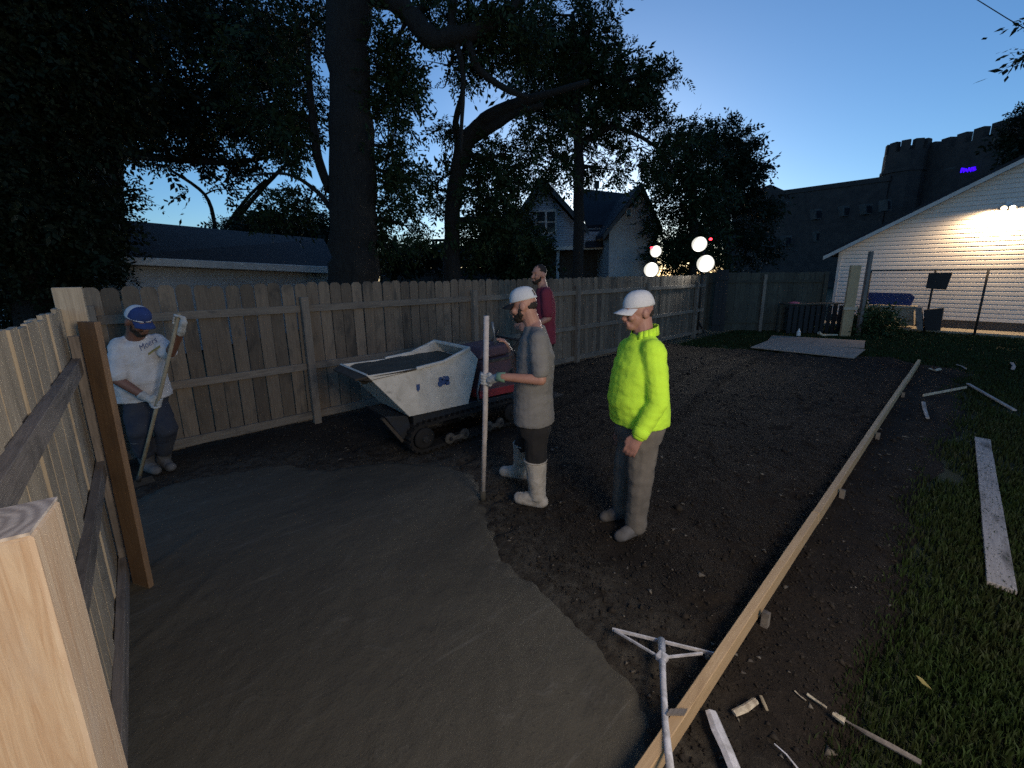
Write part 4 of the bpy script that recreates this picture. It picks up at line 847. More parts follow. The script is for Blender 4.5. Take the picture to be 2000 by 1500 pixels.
# grey plank on the lawn
a, b = G(1919, 858, -.01), G(1956, 1148, -.01); board('grey_plank', a, b, .118, .03, M_['greyboard'], None, Vector((0,1,0)), .002, .004, label='flaking grey plank lying on the lawn at right', cat='plank')
# plywood sheets
for k, (P4_, lab, mat, z) in enumerate((([(1466,678), (1502,664), (1690,682), (1668,699)], 'nearer pale plywood sheet lying on the lawn edge', 'ply', .05), ([(1497,668), (1508,655), (1690,665), (1688,679)], 'farther dull plywood sheet lying behind the paler one', 'ply', .03))):
    m = MB(); m.prism([G(x, y, z) for x, y in P4_], (0,0,-.02)); m.build('plywood_sheet', M_[mat], label=lab, cat='plywood')
# laths and sticks
def stick(name, pts, w_, mat, lab, cat, th=None, z=.0):
    P = [G(x, y, z) for x, y in pts]; P = [p_+Vector((0,0,(w_*.5))) for p_ in P]
    m = MB(); m.tube(P, [w_*.5*random.uniform(.8, 1.15) for _ in P], 6, True, [(1.0, .55)]*len(P), (0,1,.2)); return m.build(name, M_[mat], label=lab, cat=cat)
board('lath', G(1802,776,0)+Vector((0,0,.03)), G(1886,762,0)+Vector((0,0,.05)), .035, .015, M_['splinter'], None, (0,0,1), .001, label='thin pale lath catching the light beside the form board', cat='lath')
board('lath', G(1889,755,0)+Vector((0,0,.05)), G(1981,804,0)+Vector((0,0,.02)), .04, .02, M_['greyboard'], None, (0,1,0), .001, label='grey lath angling down to the right across the lawn', cat='lath')
stick('wood_scrap', [(1803,789), (1806,804), (1811,820)], .05, 'greyboard', 'short grey wood scrap on the soil below the pale lath', 'scrap')
stick('wood_scrap', [(1816,724), (1826,727), (1835,724)], .07, 'splinter', 'pale pinkish wood scrap beyond the end of the form board', 'scrap')
stick('wood_scrap', [(1868,714), (1878,717), (1886,722)], .04, 'greyboard', 'grey sliver on the grass right of the form board end', 'scrap')
stick('wood_scrap', [(1976,712), (1980,718), (1977,724)], .06, 'greyboard', 'small grey scrap on the grass near the right edge', 'scrap')
stick('wood_scrap', [(1433,1398), (1455,1388), (1476,1373)], .028, 'splinter', 'curved pale splinter of wood beside the form board', 'scrap')
stick('wood_scrap', [(1486,1362), (1492,1376), (1498,1390)], .016, 'handle', 'brown splinter next to the curved pale one', 'scrap')
stick('wood_scrap', [(1576,1360), (1595,1373), (1614,1386)], .02, 'splinter', 'bright straight splinter lying between soil and lawn', 'scrap')
stick('wood_scrap', [(1552,1351), (1562,1361), (1574,1370)], .010, 'splinter', 'tiny thin splinter left of the bright straight one', 'scrap')
stick('long_stick', [(1630,1398), (1690,1435), (1740,1462), (1798,1494)], .022, 'raildark', 'long dark stick with a pale end on the near lawn', 'stick')
m = MB(); m.tube([G(1626,1394,.012), G(1650,1409,.012)], [.008, .016], 6); m.build('stick_end', M_['splinter'], bpy.data.objects['long_stick'])
stick('plastic_strip', [(1512,1455), (1535,1475), (1565,1512)], .012, 'whitepaint', 'thin lilac-white strip at the bottom edge', 'strip')
stick('log_stump', [(1388,1402), (1402,1440), (1420,1480), (1440,1530)], .062, 'whitepaint', 'torn pale root end beside the form board at the bottom', 'root')
for k, (x, y) in enumerate(((1803, 1333), (1610, 1075), (1680, 1280), (1560, 1180), (1475, 1005), (1385, 965))):
    q = G(x, y, .02); m = MB(); a = random.uniform(0, 6)
    if k == 0: m.prism([q+RH*.012+NH*.02, q+RH*-.004+NH*.034, q-RH*.012-NH*.005, q+RH*.006-NH*.034], (0,0,.004)); m.build('dry_leaf', M_['dryleaf'], label='single yellow fallen leaf on the dark lawn', cat='leaf')
# white T-shaped spreader lying on the ground
root = empty('concrete_spreader', G(1290, 1255), 'white T-shaped braced spreader lying by the form board', 'tool')
hz = .07
hp = [G(1292, 1250, hz), G(1295, 1330, hz+.01), G(1300, 1420, hz+.03), G(1312, 1530, hz+.06)]
m = MB(); m.tube(hp, [.019, .0145, .0145, .0155], 10); m.build('handle', M_['whitepaint'], root, True)
m = MB(); m.beam(G(1196, 1229, hz-.01), G(1394, 1277, hz-.03), .008, .016); m.build('head_bar', M_['whitepaint'], root)
for a, b in (((1200,1231), (1287,1283)), ((1372,1276), (1297,1284))): m = MB(); m.beam(G(*a, hz-.005), G(*b, hz+.005), .008, .011); m.build('brace', M_['whitepaint'], root)
m = MB(); m.box(G(1293, 1284, hz+.005), (.05, .05, .03)); m.build('clamp', M_['whitepaint'], root, bevel=.006)

# ------------------------------------------------------------------ tracked concrete buggy
YN, YF = 3.80, 4.52                        # near and far tub sides
root = empty('concrete_buggy', (2.6, 4.15, 0), 'tracked concrete buggy with white tub and red engine box', 'buggy')
side = [(1.527,.983), (2.055,.972), (2.387,.996), (2.726,1.10), (2.86,.956), (2.70,.444), (1.947,.470)]
def sec(y, k=0.0): return [Vector((x+k*.0, y, z)) for x, z in side]
m = MB()
for y in (YN, YF-.018): m = MB(); m.prism(sec(y), (0, .018, 0)); m.build('tub_side', M_['white_tub'], root, bevel=.006)
m = MB()
def strip(i, j, w_=.018):
    a, b = Vector((side[i][0], 0, side[i][1])), Vector((side[j][0], 0, side[j][1])); d = (b-a).normalized(); nn = Vector((-d.z, 0, d.x)); nn = nn if nn.dot(Vector((2.3, 0, .8))-(a+b)/2) > 0 else -nn
    m.prism([Vector((a.x, YN+.018, a.z)), Vector((b.x, YN+.018, b.z)), Vector((b.x, YF-.018, b.z)), Vector((a.x, YF-.018, a.z))], nn*w_)
strip(6, 0); strip(5, 6); strip(4, 5); strip(3, 4); tb = m.build('tub_floor', M_['white_tub'], root)
m = MB()
for y in (YN-.016, YF-.004):
    for i, j in ((1,2), (2,3)): a, b = Vector((side[i][0], y+.01, side[i][1])), Vector((side[j][0], y+.01, side[j][1])); m.beam(a, b, .035, .03)
m.beam((2.726, YN-.02, 1.10), (2.726, YF+.02, 1.10), .03, .035); m.build('rim', M_['white_tub'], root, bevel=.006)
X, Y, F = grid(1.50, 2.74, YN+.02, YF-.02, .03); Z = .955+.05*(fbm(X*5, Y*5, 4, 71)-.5)+.02*(X-1.5)-0.05*smooth(1.7, 1.5, X)
mobj('concrete_load', np_mesh('concrete_load', np.stack([X.ravel(), Y.ravel(), Z.ravel()], 1), F, M_['concrete'], True), root, Matrix())
m = MB(); m.prism([Vector((1.47, YN+.03, .94)), Vector((1.60, YN-.005, .965)), Vector((2.05, YN-.008, .972)), Vector((2.05, YN-.008, .955)), Vector((1.55, YN-.008, .93))], (0, .02, 0)); m.prism([Vector((1.44, YN+.06, .955)), Vector((1.53, YN+.0, .975)), Vector((1.53, YF, .975)), Vector((1.44, YF-.06, .955))], (0,0,-.02)); m.build('pour_lip', M_['mud'], root)
# stickers
def dec(pts, name): m = MB(); m.prism([PY(x, y, YN-.002) for x, y in pts], (0, -.003, 0)); return m.build(name, M_['decal'], root)
dec([(813,751), (820,750), (820,760), (816.5,765), (813.5,762)], 'sticker')
for cx, cy, rr_ in ((859.5,750,5.2), (873.5,747,5.2), (861,741.5,5), (873,739.5,5), (866.5,745,6)): dec([(cx+rr_*math.cos(a*.785), cy+rr_*1.1*math.sin(a*.785)) for a in range(8)], 'emblem_lobe')
dec([(864.5,738), (868.5,737.5), (869.5,733.5), (864.5,734.5)], 'emblem_tip')
# chassis
m = MB(); m.prism([(2.02, 3.86, .46), (2.02, 3.86, .33), (3.5, 3.86, .33), (3.5, 3.86, .40), (2.75, 3.86, .44)], (0, .60, 0)); m.build('chassis', M_['navymetal'], root, bevel=.01)
m = MB(); m.prism([(1.72, 3.90, .50), (1.98, 3.90, .45), (2.02, 3.90, .22), (1.90, 3.90, .20)], (0, .5, 0)); m.build('front_guard', M_['navymetal'], root, bevel=.01)
m = MB(); m.beam((1.70, 3.92, .48), (1.90, 3.92, .18), .05, .03); m.build('guard_edge', M_['mud'], root)
for y in (3.80, 4.36):
    path = []
    for k in range(9): a = math.pi/2+math.pi*k/8; path.append((2.10+.16*math.cos(a), .19+.16*math.sin(a)))
    for k in range(9): a = -math.pi/2+math.pi*k/8; path.append((3.36+.16*math.cos(a), .19+.16*math.sin(a)))
    m = MB(); n = len(path); inn = [(2.73+(x-2.73)*.965 if abs(x-2.73) > .6 else x, .19+(z-.19)*.80) for x, z in path]
    vs = [Vector((x, yy, z)) for yy in (y, y+.18) for x, z in path]+[Vector((x, yy, z)) for yy in (y, y+.18) for x, z in inn]
    fs = []
    for i in range(n): j = (i+1) % n; fs += [(i, j, j+n, i+n), (i+2*n, i+3*n, j+3*n, j+2*n), (i, i+2*n, j+2*n, j), (i+n, j+n, j+3*n, i+3*n)]
    m.add(vs, fs); tk = m.build('track', M_['rubber'], root)
    m = MB(); per = 0
    for i in range(n):
        a, b = Vector((path[i][0], 0, path[i][1])), Vector((path[(i+1) % n][0], 0, path[(i+1) % n][1])); L = (b-a).length; k = max(1, int(L/.07))
        for q in range(k):
            c_ = a.lerp(b, (q+.5)/k); dd = (b-a).normalized(); nn = Vector((dd.z, 0, -dd.x)); nn = nn if nn.dot(c_-Vector((2.73, 0, .19))) > 0 else -nn
            m.beam(Vector((c_.x, y+.005, c_.z))+nn*.008, Vector((c_.x, y+.175, c_.z))+nn*.008, .03, .02, nn)
    m.build('tread', M_['rubber'], tk)
    for xx, zz, rw in ((2.10,.19,.12), (3.36,.19,.12), (2.42,.10,.065), (2.62,.10,.065), (2.98,.10,.065), (3.16,.10,.065)):
        m = MB(); m.tube([(xx, y+.005, zz), (xx, y-.022, zz), (xx, y-.03, zz)], [rw, rw*.98, rw*.75], 16); wl = m.build('roller', M_['roller' if rw < .1 else 'rubber'], tk, True)
        m = MB(); m.tube([(xx, y-.03, zz), (xx, y-.05, zz)], [rw*.35, rw*.3], 10); m.build('hub', M_['blackmetal'], wl)
    for xa, xb in ((2.42,2.62), (2.98,3.16)): m = MB(); m.beam((xa, y-.034, .10), (xb, y-.034, .10), .012, .05); m.build('bogie_link', M_['roller'], tk)
# engine box, hood, lever, handles, platform
m = MB(); m.prism([(2.90, 3.84, .46), (3.52, 3.84, .44), (3.52, 3.84, .84), (3.40, 3.84, .92), (2.95, 3.84, .90)], (0, .62, 0)); eb = m.build('engine_box', M_['redgrey'], root, bevel=.012)
m = MB(); m.prism([(2.89, 3.835, .455), (3.525, 3.835, .435), (3.525, 3.835, .53), (2.90, 3.835, .55)], (0, .63, 0)); m.build('engine_skirt', M_['red'], eb, bevel=.006)
m = MB(); m.prism([(3.02, 3.832, .57), (3.44, 3.832, .56), (3.44, 3.832, .82), (3.02, 3.832, .80)], (0, .01, 0)); m.build('side_panel', M_['redgrey'], eb, bevel=.003)
m = MB(); m.beam((2.98, 3.83, .895), (3.50, 3.83, .90), .02, .03); m.build('panel_lip', M_['roller'], eb)
for cxz in ((3.40, .70),): m = MB(); m.tube([(cxz[0], 3.834, cxz[1]), (cxz[0], 3.826, cxz[1])], .06, 16); m.build('vent_ring', M_['roller'], eb); m = MB(); m.tube([(cxz[0], 3.826, cxz[1]), (cxz[0], 3.822, cxz[1])], .042, 16); m.build('vent_hole', M_['black'], eb)
m = MB(); m.prism([(2.94, 3.90, .91), (3.48, 3.90, .93), (3.42, 3.90, 1.06), (3.02, 3.90, 1.04)], (0, .5, 0)); m.build('hood', M_['redgrey'], root, bevel=.03)
m = MB(); m.tube([(3.28, 4.0, 1.02), (3.27, 4.0, 1.2), (3.24, 4.0, 1.34)], [.014, .012, .016], 8); m.build('lever', M_['steel'], root, True)
m = MB(); m.tube([(3.45, 3.9, .95), (3.62, 3.9, 1.08), (3.66, 3.9, 1.16)], .016, 8); m.tube([(3.45, 4.4, .95), (3.62, 4.4, 1.08), (3.66, 4.4, 1.16)], .016, 8); m.tube([(3.62, 3.9, 1.08), (3.62, 4.4, 1.08)], .016, 8); m.build('handlebar', M_['blackmetal'], root, True)
m = MB(); m.tube([(2.86, 3.82, .42), (2.84, 3.81, .55), (2.90, 3.81, .80)], .012, 8); m.build('latch_rod', M_['steel'], root, True)
m = MB(); m.box((3.93, 4.10, .235), (.74, .72, .03)); m.beam((3.5, 3.95, .33), (3.6, 3.95, .23), .04, .04); m.beam((3.5, 4.35, .33), (3.6, 4.35, .23), .04, .04); m.build('platform', M_['blackmetal'], root, bevel=.004)

# ------------------------------------------------------------------ people
UPZ = Vector((0,0,1))
def remesh(mb, name, mat, parent=None, voxel=.012, it=4, fold=None, label=None, cat=None, fdir=(0,0,1)):
    me = mb.mesh('tmp', M_[mat]); o = bpy.data.objects.new('tmp', me); COL.objects.link(o)
    r_ = o.modifiers.new('r', 'REMESH'); r_.mode = 'VOXEL'; r_.voxel_size = voxel
    s = o.modifiers.new('s', 'SMOOTH'); s.factor = .5; s.iterations = it
    dg = bpy.context.evaluated_depsgraph_get(); dg.update(); ne = bpy.data.meshes.new_from_object(o.evaluated_get(dg)); bpy.data.objects.remove(o); bpy.data.meshes.remove(me)
    n = len(ne.vertices); co = np.empty(n*3, np.float32); ne.vertices.foreach_get('co', co); co = co.reshape(-1, 3)
    if fold:
        amp, fs, st = fold; nr = np.empty(n*3, np.float32); ne.vertices.foreach_get('normal', nr); nr = nr.reshape(-1, 3)
        h = np.array([mnoise.noise(Vector((c_[0]*fs, c_[1]*fs, c_[2]*fs*st)))+.5*mnoise.noise(Vector((c_[0]*fs*2.2+7, c_[1]*fs*2.2, c_[2]*fs*st*2.4))) for c_ in co])
        h = np.sign(h)*np.abs(h)**.8; co = co+nr*(h*amp)[:,None]
    if parent is not None: M = WM[parent.name]
    else: M = Matrix.Translation((float((co[:,0].min()+co[:,0].max())/2), float((co[:,1].min()+co[:,1].max())/2), float(co[:,2].min())))
    co = co-np.array(M.translation, np.float32)
    ne.vertices.foreach_set('co', co.astype(np.float32).ravel()); ne.polygons.foreach_set('use_smooth', [True]*len(ne.polygons)); ne.update(); ne.name = name
    if not ne.materials: ne.materials.append(M_[mat])
    return mobj(name, ne, parent, M, label=label, cat=cat)
def basis(fd, tilt_up=None):
    y = Vector(fd).normalized(); z = Vector(tilt_up) if tilt_up else UPZ; z = (z-y*z.dot(y)).normalized(); x = y.cross(z)
    return Matrix(((x.x, y.x, z.x), (x.y, y.y, z.y), (x.z, y.z, z.z)))    # local x=right, y=face, z=up
def grip(mb, O, A, W, rt_, wrist, k=1.0):
    """fingers and thumb closing round an axis A through O; W points from the axis towards the wrist"""
    A = A.normalized(); W = (W-A*W.dot(A)).normalized(); Vv = A.cross(W)
    pc = O+W*(rt_+.030)+Vv*.004
    mb.cap(pc+A*.03, pc-A*.03, .026*k, .028*k, 10, (1.0, .62), W); mb.cap(pc+W*.01, wrist, .030*k, .030*k, 10)
    for i, (off, ln) in enumerate(((.036,.92), (.013,1.0), (-.011,.96), (-.034,.8))):
        pts = []
        for a in (20, 62, 104, 148, 190, 225*ln): t_ = R(a); pts.append(O+A*off+(W*math.cos(t_)+Vv*math.sin(t_))*(rt_+.0115+.006*(a < 40)))
        for a, b in zip(pts[:-1], pts[1:]): mb.cap(a, b, .0105*k, .0098*k, 8)
    pts = [O+A*.045+(W*math.cos(R(a))+Vv*math.sin(R(a)))*(rt_+.013) for a in (-15, -55, -95, -135)]
    mb.cap(pc+A*.02, pts[0], .017*k, .014*k, 8)
    for a, b in zip(pts[:-1], pts[1:]): mb.cap(a, b, .0125*k, .011*k, 8)
def loose_hand(mb, wr, d, side, k=1.0, curl=.5):
    """relaxed hand: palm along d, thumb towards side"""
    d = d.normalized(); side = (side-d*side.dot(d)).normalized(); nn = d.cross(side)
    mb.cap(wr, wr+d*.03, .026*k, .034*k, 10, (1, .6), side); mb.cap(wr+d*.035, wr+d*.075, .040*k, .038*k, 10, (1, .42), side)
    for off, ln in ((.037,.066), (.0125,.076), (-.0125,.070), (-.036,.055)):
        b = wr+d*.095*k+side*off; m1 = b+d*ln*.5+nn*ln*.15*curl; m2 = m1+d*ln*.3+nn*ln*.35*curl; m3 = m2+d*ln*.12+nn*ln*.38*curl
        for a, c_ in ((wr+d*.07+side*off*.9, b), (b, m1), (m1, m2), (m2, m3)): mb.cap(a, c_, .0100*k, .0092*k, 8)
    b = wr+d*.03+side*.035; mb.cap(wr+d*.015+side*.015, b, .017*k, .014*k, 8); m1 = b+d*.035+side*.018; mb.cap(b, m1, .0135*k, .012*k, 8); mb.cap(m1, m1+d*.028+nn*.008, .0115*k, .010*k, 8)
def head_prims(mb, c, B):
    B = B*1.05
    def q(x, y, z): return c+B @ Vector((x, y, z))
    mb.ell(c+B @ Vector((0,-.008,.015)), (.075,.096,.100), B, 18, 12); mb.ell(q(0,.018,-.045), (.062,.074,.075), B, 16, 10)
    mb.ell(q(0,.055,-.092), (.040,.040,.034), B); mb.cap(q(0,.088,.0), q(0,.108,-.040), .010, .016, 8); mb.ell(q(0,.084,.022), (.052,.016,.013), B)
    for sx in (-1, 1): mb.ell(q(sx*.078,-.012,-.018), (.012,.024,.034), B, 10, 8); mb.ell(q(sx*.036,.068,-.035), (.028,.026,.026), B); mb.ell(q(sx*.014,.107,-.046), .010)
    mb.cap(q(-.022,.092,-.070), q(.022,.092,-.070), .009, .009, 8); mb.cap(q(-.018,.088,-.083), q(.018,.088,-.083), .0095, .0095, 8)
def cap_hat(body, c, B, mats, split=None, back_open=True, drop=0.0):
    """baseball cap on a head; mats = (front, back, brim)"""
    rx, ry, rz = .086, .108, .105; zb_ = .028+drop; seg, rings = 36, 10
    def q(x, y, z): return c+B @ Vector((x, y, z))
    m = MB(); vs = []
    for i in range(rings+1):
        ph = math.pi/2*i/rings*.985
        for j in range(seg):
            a = 2*math.pi*j/seg; hz_ = zb_+rz*(math.sin(ph)**.92); pin = 1.0-.02*math.cos(6*a)*math.cos(ph)*math.sin(ph)*2
            vs.append(q(rx*math.cos(ph)**.75*math.cos(a)*pin, -.008+ry*math.cos(ph)**.75*math.sin(a)*pin, hz_))
    for i in range(rings):
        for j in range(seg):
            a = 2*math.pi*(j+.5)/seg; front = math.sin(a) > (.25 if split is None else split)
            m.cm = 0 if front else 1
            opening = back_open and abs(((a-1.5*math.pi+math.pi) % (2*math.pi))-math.pi) < .42 and i in (1, 2, 3)
            if opening: continue
            m.add([vs[i*seg+j], vs[i*seg+(j+1) % seg], vs[(i+1)*seg+(j+1) % seg], vs[(i+1)*seg+j]], [(0,1,2,3)])
    m.cm = 0; m.add([vs[rings*seg+j] for j in range(seg)], [tuple(range(seg))])
    me = m.mesh('cap', [M_[mats[0]], M_[mats[1]]], WM[body.name], True)
    bm = bmesh.new(); bm.from_mesh(me); bmesh.ops.remove_doubles(bm, verts=bm.verts, dist=1e-4); bmesh.ops.recalc_face_normals(bm, faces=bm.faces); bm.to_mesh(me); bm.free()
    o = mobj('cap', me, body, WM[body.name]); sm = o.modifiers.new('s', 'SOLIDIFY'); sm.thickness = .003; sm.offset = 1
    m = MB(); n = 13; top, bot = [], []
    for i in range(n):
        a = R(-62+124*i/(n-1)); sx, cy = math.sin(a), math.cos(a)
        for kk, ex in enumerate((0, .5, 1)):
            x = rx*.98*sx*(1+.02*ex); y = -.008+ry*cy+ex*.078*max(0, cy)**.6; z = zb_+.004-.020*ex-.022*sx*sx*(ex+.3)-.004
            top.append(q(x, y, z)); bot.append(q(x, y-.001, z-.004))
    o_ = len(top)
    fs = []
    for i in range(n-1):
        for kk in range(2): a = i*3+kk; fs += [(a, a+3, a+4, a+1), (a+o_, a+1+o_, a+4+o_, a+3+o_)]
        a = i*3+2; fs.append((a, a+3, a+3+o_, a+o_))
    m.add(top+bot, fs); m.build('brim', M_[mats[2]], o, True)
    if back_open:
        m = MB(); pts = [q(rx*1.0*math.sin(t_), -.008-ry*1.01*math.cos(t_), zb_+.008) for t_ in [R(x) for x in range(-34, 35, 8)]]
        m.tube(pts, .008, 6, True, [(.4, 1)]*len(pts), B @ Vector((0,-1,0))); m.build('strap', M_[mats[1]], o, True)
    m = MB(); m.ell(q(0, -.008, zb_+rz+.001), (.006, .006, .004)); m.build('button', M_[mats[1]], o, True)
    m = MB(); pts = [q(rx*1.006*math.sin(t_), -.008+ry*1.006*math.cos(t_), zb_+.008) for t_ in [R(x) for x in range(-125, 126, 10)]]
    m.tube(pts, .009, 6, True, [(.3, 1)]*len(pts), B @ Vector((0,0,1)).cross(Vector((0,1,0)))); m.build('band', M_[mats[1]], o, True)
    return o
def human(label, J, f, face, k, T, skin, hands, shirt, pants, sleeve, head_up=None, hem_z=-.05, fold=(.0055, 11, 1.7)):
    """J joints; f facing; T torso half sizes [(depth, width)] pelvis, waist, chest, shoulder; k build factor"""
    f = Vector(f); f.z = 0; f.normalize(); lf = UPZ.cross(f); B = basis(face, head_up)
    mb = MB()
    path = [J['pelvis']-UPZ*.07, J['pelvis'], J['waist'], J['chest'], (J['shL']+J['shR'])/2+UPZ*.01, J['neck']]
    sq = [(T[0][0]*.8, T[0][1]*.85), T[0], T[1], T[2], (T[3][0]*.85, T[3][1]*.80), (.058, .062)]
    mb.tube(path, 1.0, 20, True, [(a*.84, b*.86) for a, b in sq], f)
    mb.cap(J['neck']-UPZ*.05, J['head']+B @ Vector((0,-.025,-.05)), .070*k, .062*k, 12); head_prims(mb, J['head'], B)
    for s in 'LR': mb.cap(J['neck']+UPZ*.01, J['sh'+s].lerp(J['neck'], .25), .050*k, .050*k)
    for s in 'LR':
        mb.cap(J['sh'+s], J['el'+s], .054*k, .044*k); mb.cap(J['el'+s], J['wr'+s], .044*k, .030*k); mb.ell(J['sh'+s], .062*k)
        mb.cap(J['hip'+s], J['kn'+s], .085*k, .058*k); mb.cap(J['kn'+s], J['an'+s], .056*k, .040*k); mb.cap(J['an'+s], J['an'+s]+J['toe'+s]*.08-UPZ*.055, .034*k, .024*k)
        if s in hands: hands[s](mb)
    body = remesh(mb, 'person', skin, None, .0068, 3, None, label, 'person')
    # shirt
    mb = MB(); lo, hi = path[0], path[-1]; hem = T[0]
    mb.tube([J['pelvis']+UPZ*hem_z, J['pelvis']+UPZ*(hem_z+.05), J['waist'], J['chest'], (J['shL']+J['shR'])/2+UPZ*.015, J['neck']-UPZ*.005], 1.0, 22, True,
            [(hem[0]*1.13, hem[1]*1.15), (T[0][0]*1.12, T[0][1]*1.14), (T[1][0]*1.07, T[1][1]*1.05), (T[2][0]*1.06, T[2][1]*1.04), (T[3][0]*.92, T[3][1]*.86), (.078, .082)], f)
    for s in 'LR':
        mb.ell(J['sh'+s], .078*k); mb.cap(J['neck']-UPZ*.02, J['sh'+s].lerp(J['neck'], .2), .055*k, .062*k); a, b, w_ = J['sh'+s], J['el'+s], J['wr'+s]
        if sleeve <= 1: e = a.lerp(b, sleeve); mb.cap(a, e, .080*k, .073*k)
        else: mb.cap(a, b, .080*k, .066*k); mb.cap(b, b.lerp(w_, sleeve-1), .065*k, .050*k)
    sh = remesh(mb, 'shirt', shirt, body, .010, 4, fold)
    # trousers
    mb = MB(); mb.tube([J['pelvis']-UPZ*.10, J['pelvis']-UPZ*.02, J['pelvis']+UPZ*.12], 1.0, 18, True, [(T[0][0]*.92, T[0][1]*.92), (T[0][0]*.98, T[0][1]*.98), (T[0][0]*.95, T[0][1]*.95)], f)
    for s in 'LR': mb.cap(J['hip'+s]-UPZ*.03, J['kn'+s], .106*k, .088*k); mb.cap(J['kn'+s], J['an'+s].lerp(J['kn'+s], J.get('cuff', .12)), .083*k, .076*k)
    tr = remesh(mb, 'trousers', pants, body, .010, 3, (.008, 8, .9))
    return body, sh, tr, B
def boots(body, J, mat, shaft=.30, k=1.0):
    for s in 'LR':
        a = J['an'+s]; kn = J['kn'+s]; tp = a+(kn-a).normalized()*shaft; t_ = J['toe'+s]; hl = a-UPZ*.055
        mb = MB(); mb.tube([a-UPZ*.03, a+(tp-a)*.3, a+(tp-a)*.7, tp], [.052*k, .056*k, .064*k, .070*k], 16); mb.cap(hl-t_*.035, hl+t_*.155, .042*k, .040*k, 14, (1, 1), UPZ); mb.cap(hl+UPZ*.03, hl+t_*.10+UPZ*.012, .046*k, .040*k)
        b = remesh(mb, 'boot', mat, body, .008, 3, (.004, 14, 1))
        m = MB(); m.tube([tp-UPZ*.006, tp+UPZ*.004], [.073*k, .074*k], 18); m.build('boot_rim', M_[mat], b, True)
def beard(body, c, B, mat='hair', full=True):
    def q(x, y, z): return c+B @ Vector((x, y, z))
    mb = MB(); mb.ell(q(0,.058,-.096), (.046,.046,.042), B); mb.ell(q(0,.028,-.074), (.064,.062,.046), B)
    for sx in (-1, 1): mb.cap(q(sx*.066,.022,-.035), q(sx*.056,.03,-.07), .009, .018, 8)
    mb.cap(q(-.03,.094,-.062), q(.03,.094,-.062), .009, .009, 8)
    return remesh(mb, 'beard', mat, body, .006, 2, (.004, 60, 1))
def hair(body, c, B, low=-.03, mat='hair', top=True):
    mb = MB(); mb.ell(c+B @ Vector((0,-.042,low+.03)), (.066,.070,.055), B)
    if top: mb.ell(c+B @ Vector((0,-.016,.030)), (.081,.098,.098), B)
    return remesh(mb, 'hair', mat, body, .007, 2, (.004, 55, 1))
def eyes(body, c, B):
    for sx in (-1, 1): m = MB(); m.ell(c+B @ Vector((sx*.031,.083,-.012)), (.013,.008,.006), B); m.build('eye', M_['hair'], body, True)

# worker in the grey shirt, holding the upright pole
p0, p1 = V(950, 617, 3.16), G(943, 972, .02); pd = (p1-p0)
hO = p0+pd*((728-617)/(972-617))
root = empty('upright_pole', zup(p1, 0), 'pale round pole standing upright in the wet concrete, gripped by the grey-shirted worker', 'pole')
m = MB(); m.tube([p0+pd.normalized()*.004, p0, p0+pd*.5+RH*.006, p1], [.016, .021, .0215, .020], 14); m.build('shaft', M_['pole'], root, True)
m = MB(); m.tube([p0+pd*.955, p0+pd*1.03], [.024, .026], 14); m.build('ferrule', M_['concrete'], root, True)
fg = -RH*.93+NH*.28
nB = 3.30
J = dict(head=V(1022,594,nB), neck=V(1045,634,nB), chest=V(1047,692,nB), waist=V(1041,765,nB), pelvis=V(1043,822,nB),
    shL=V(1052,664,3.13), elL=V(1056,742,3.04), wrL=V(982,736,3.08), shR=V(1037,664,3.48), elR=V(1014,738,3.56), wrR=V(1000,690,3.46),
    hipL=V(1048,830,3.21), hipR=V(1038,830,3.40), knL=V(1046,905,3.20), anL=V(1050,966,3.19), knR=V(1022,870,3.52), anR=V(1016,914,3.62), cuff=.88)
tf = fg.normalized(); J['toeL'] = tf; J['toeR'] = tf
Wd = (J['wrL']-hO)
hands = {'R': lambda mb: loose_hand(mb, J['wrR'], -RH*.4+UPZ*.8, NH, 1.0, .9)}
body, sh, tr, B = human('worker in grey T-shirt and white mesh cap gripping an upright pole', J, fg, fg*1.0-UPZ*.22, 1.0, [(.150,.185), (.150,.180), (.140,.185), (.120,.205)], 'skin', hands, 'greyshirt', 'blackpants', .78, hem_z=.0)
cap_hat(body, J['head'], B, ('capwhite', 'capwhite', 'capblack')); hair(body, J['head'], B, -.045, top=False); beard(body, J['head'], B); eyes(body, J['head'], B)
boots(body, J, 'boot', .31, 1.34)
mb = MB(); grip(mb, hO, pd, Wd, .021, J['wrL'].lerp(hO, .25), 1.12); gl = remesh(mb, 'glove', 'glove', body, .0045, 2, (.0015, 60, 1))
m = MB(); c_ = J['wrL'].lerp(hO, .12); dd = (J['elL']-J['wrL']).normalized(); m.tube([c_-dd*.03, c_, c_+dd*.035], [.036, .037, .041], 14); m.build('cuff', M_['cuff'], gl, True)

# worker in the lime shirt
fg = -RH*.95-NH*.22; nB = 2.85
J = dict(head=V(1246,606,nB), neck=V(1259,652,nB), chest=V(1250,712,nB), waist=V(1245,778,nB), pelvis=V(1248,828,nB),
    shL=V(1276,686,2.70), elL=V(1286,785,2.60), wrL=V(1249,850,2.57), shR=V(1228,682,3.02), elR=V(1212,775,3.08), wrR=V(1214,835,2.98),
    hipL=V(1258,842,2.77), hipR=V(1238,842,2.95), knL=V(1250,935,2.76), anL=V(1242,1022,2.79), knR=V(1220,925,2.96), anR=V(1216,992,3.02), cuff=.0)
tf = fg.normalized(); J['toeL'] = (tf-NH*.3).normalized(); J['toeR'] = tf
hands = {'L': lambda mb: loose_hand(mb, J['wrL'], -UPZ*.85-RH*.45, -RH*.6+NH*.3, 1.05, .7), 'R': lambda mb: loose_hand(mb, J['wrR'], -UPZ, -RH, 1.0, .6)}
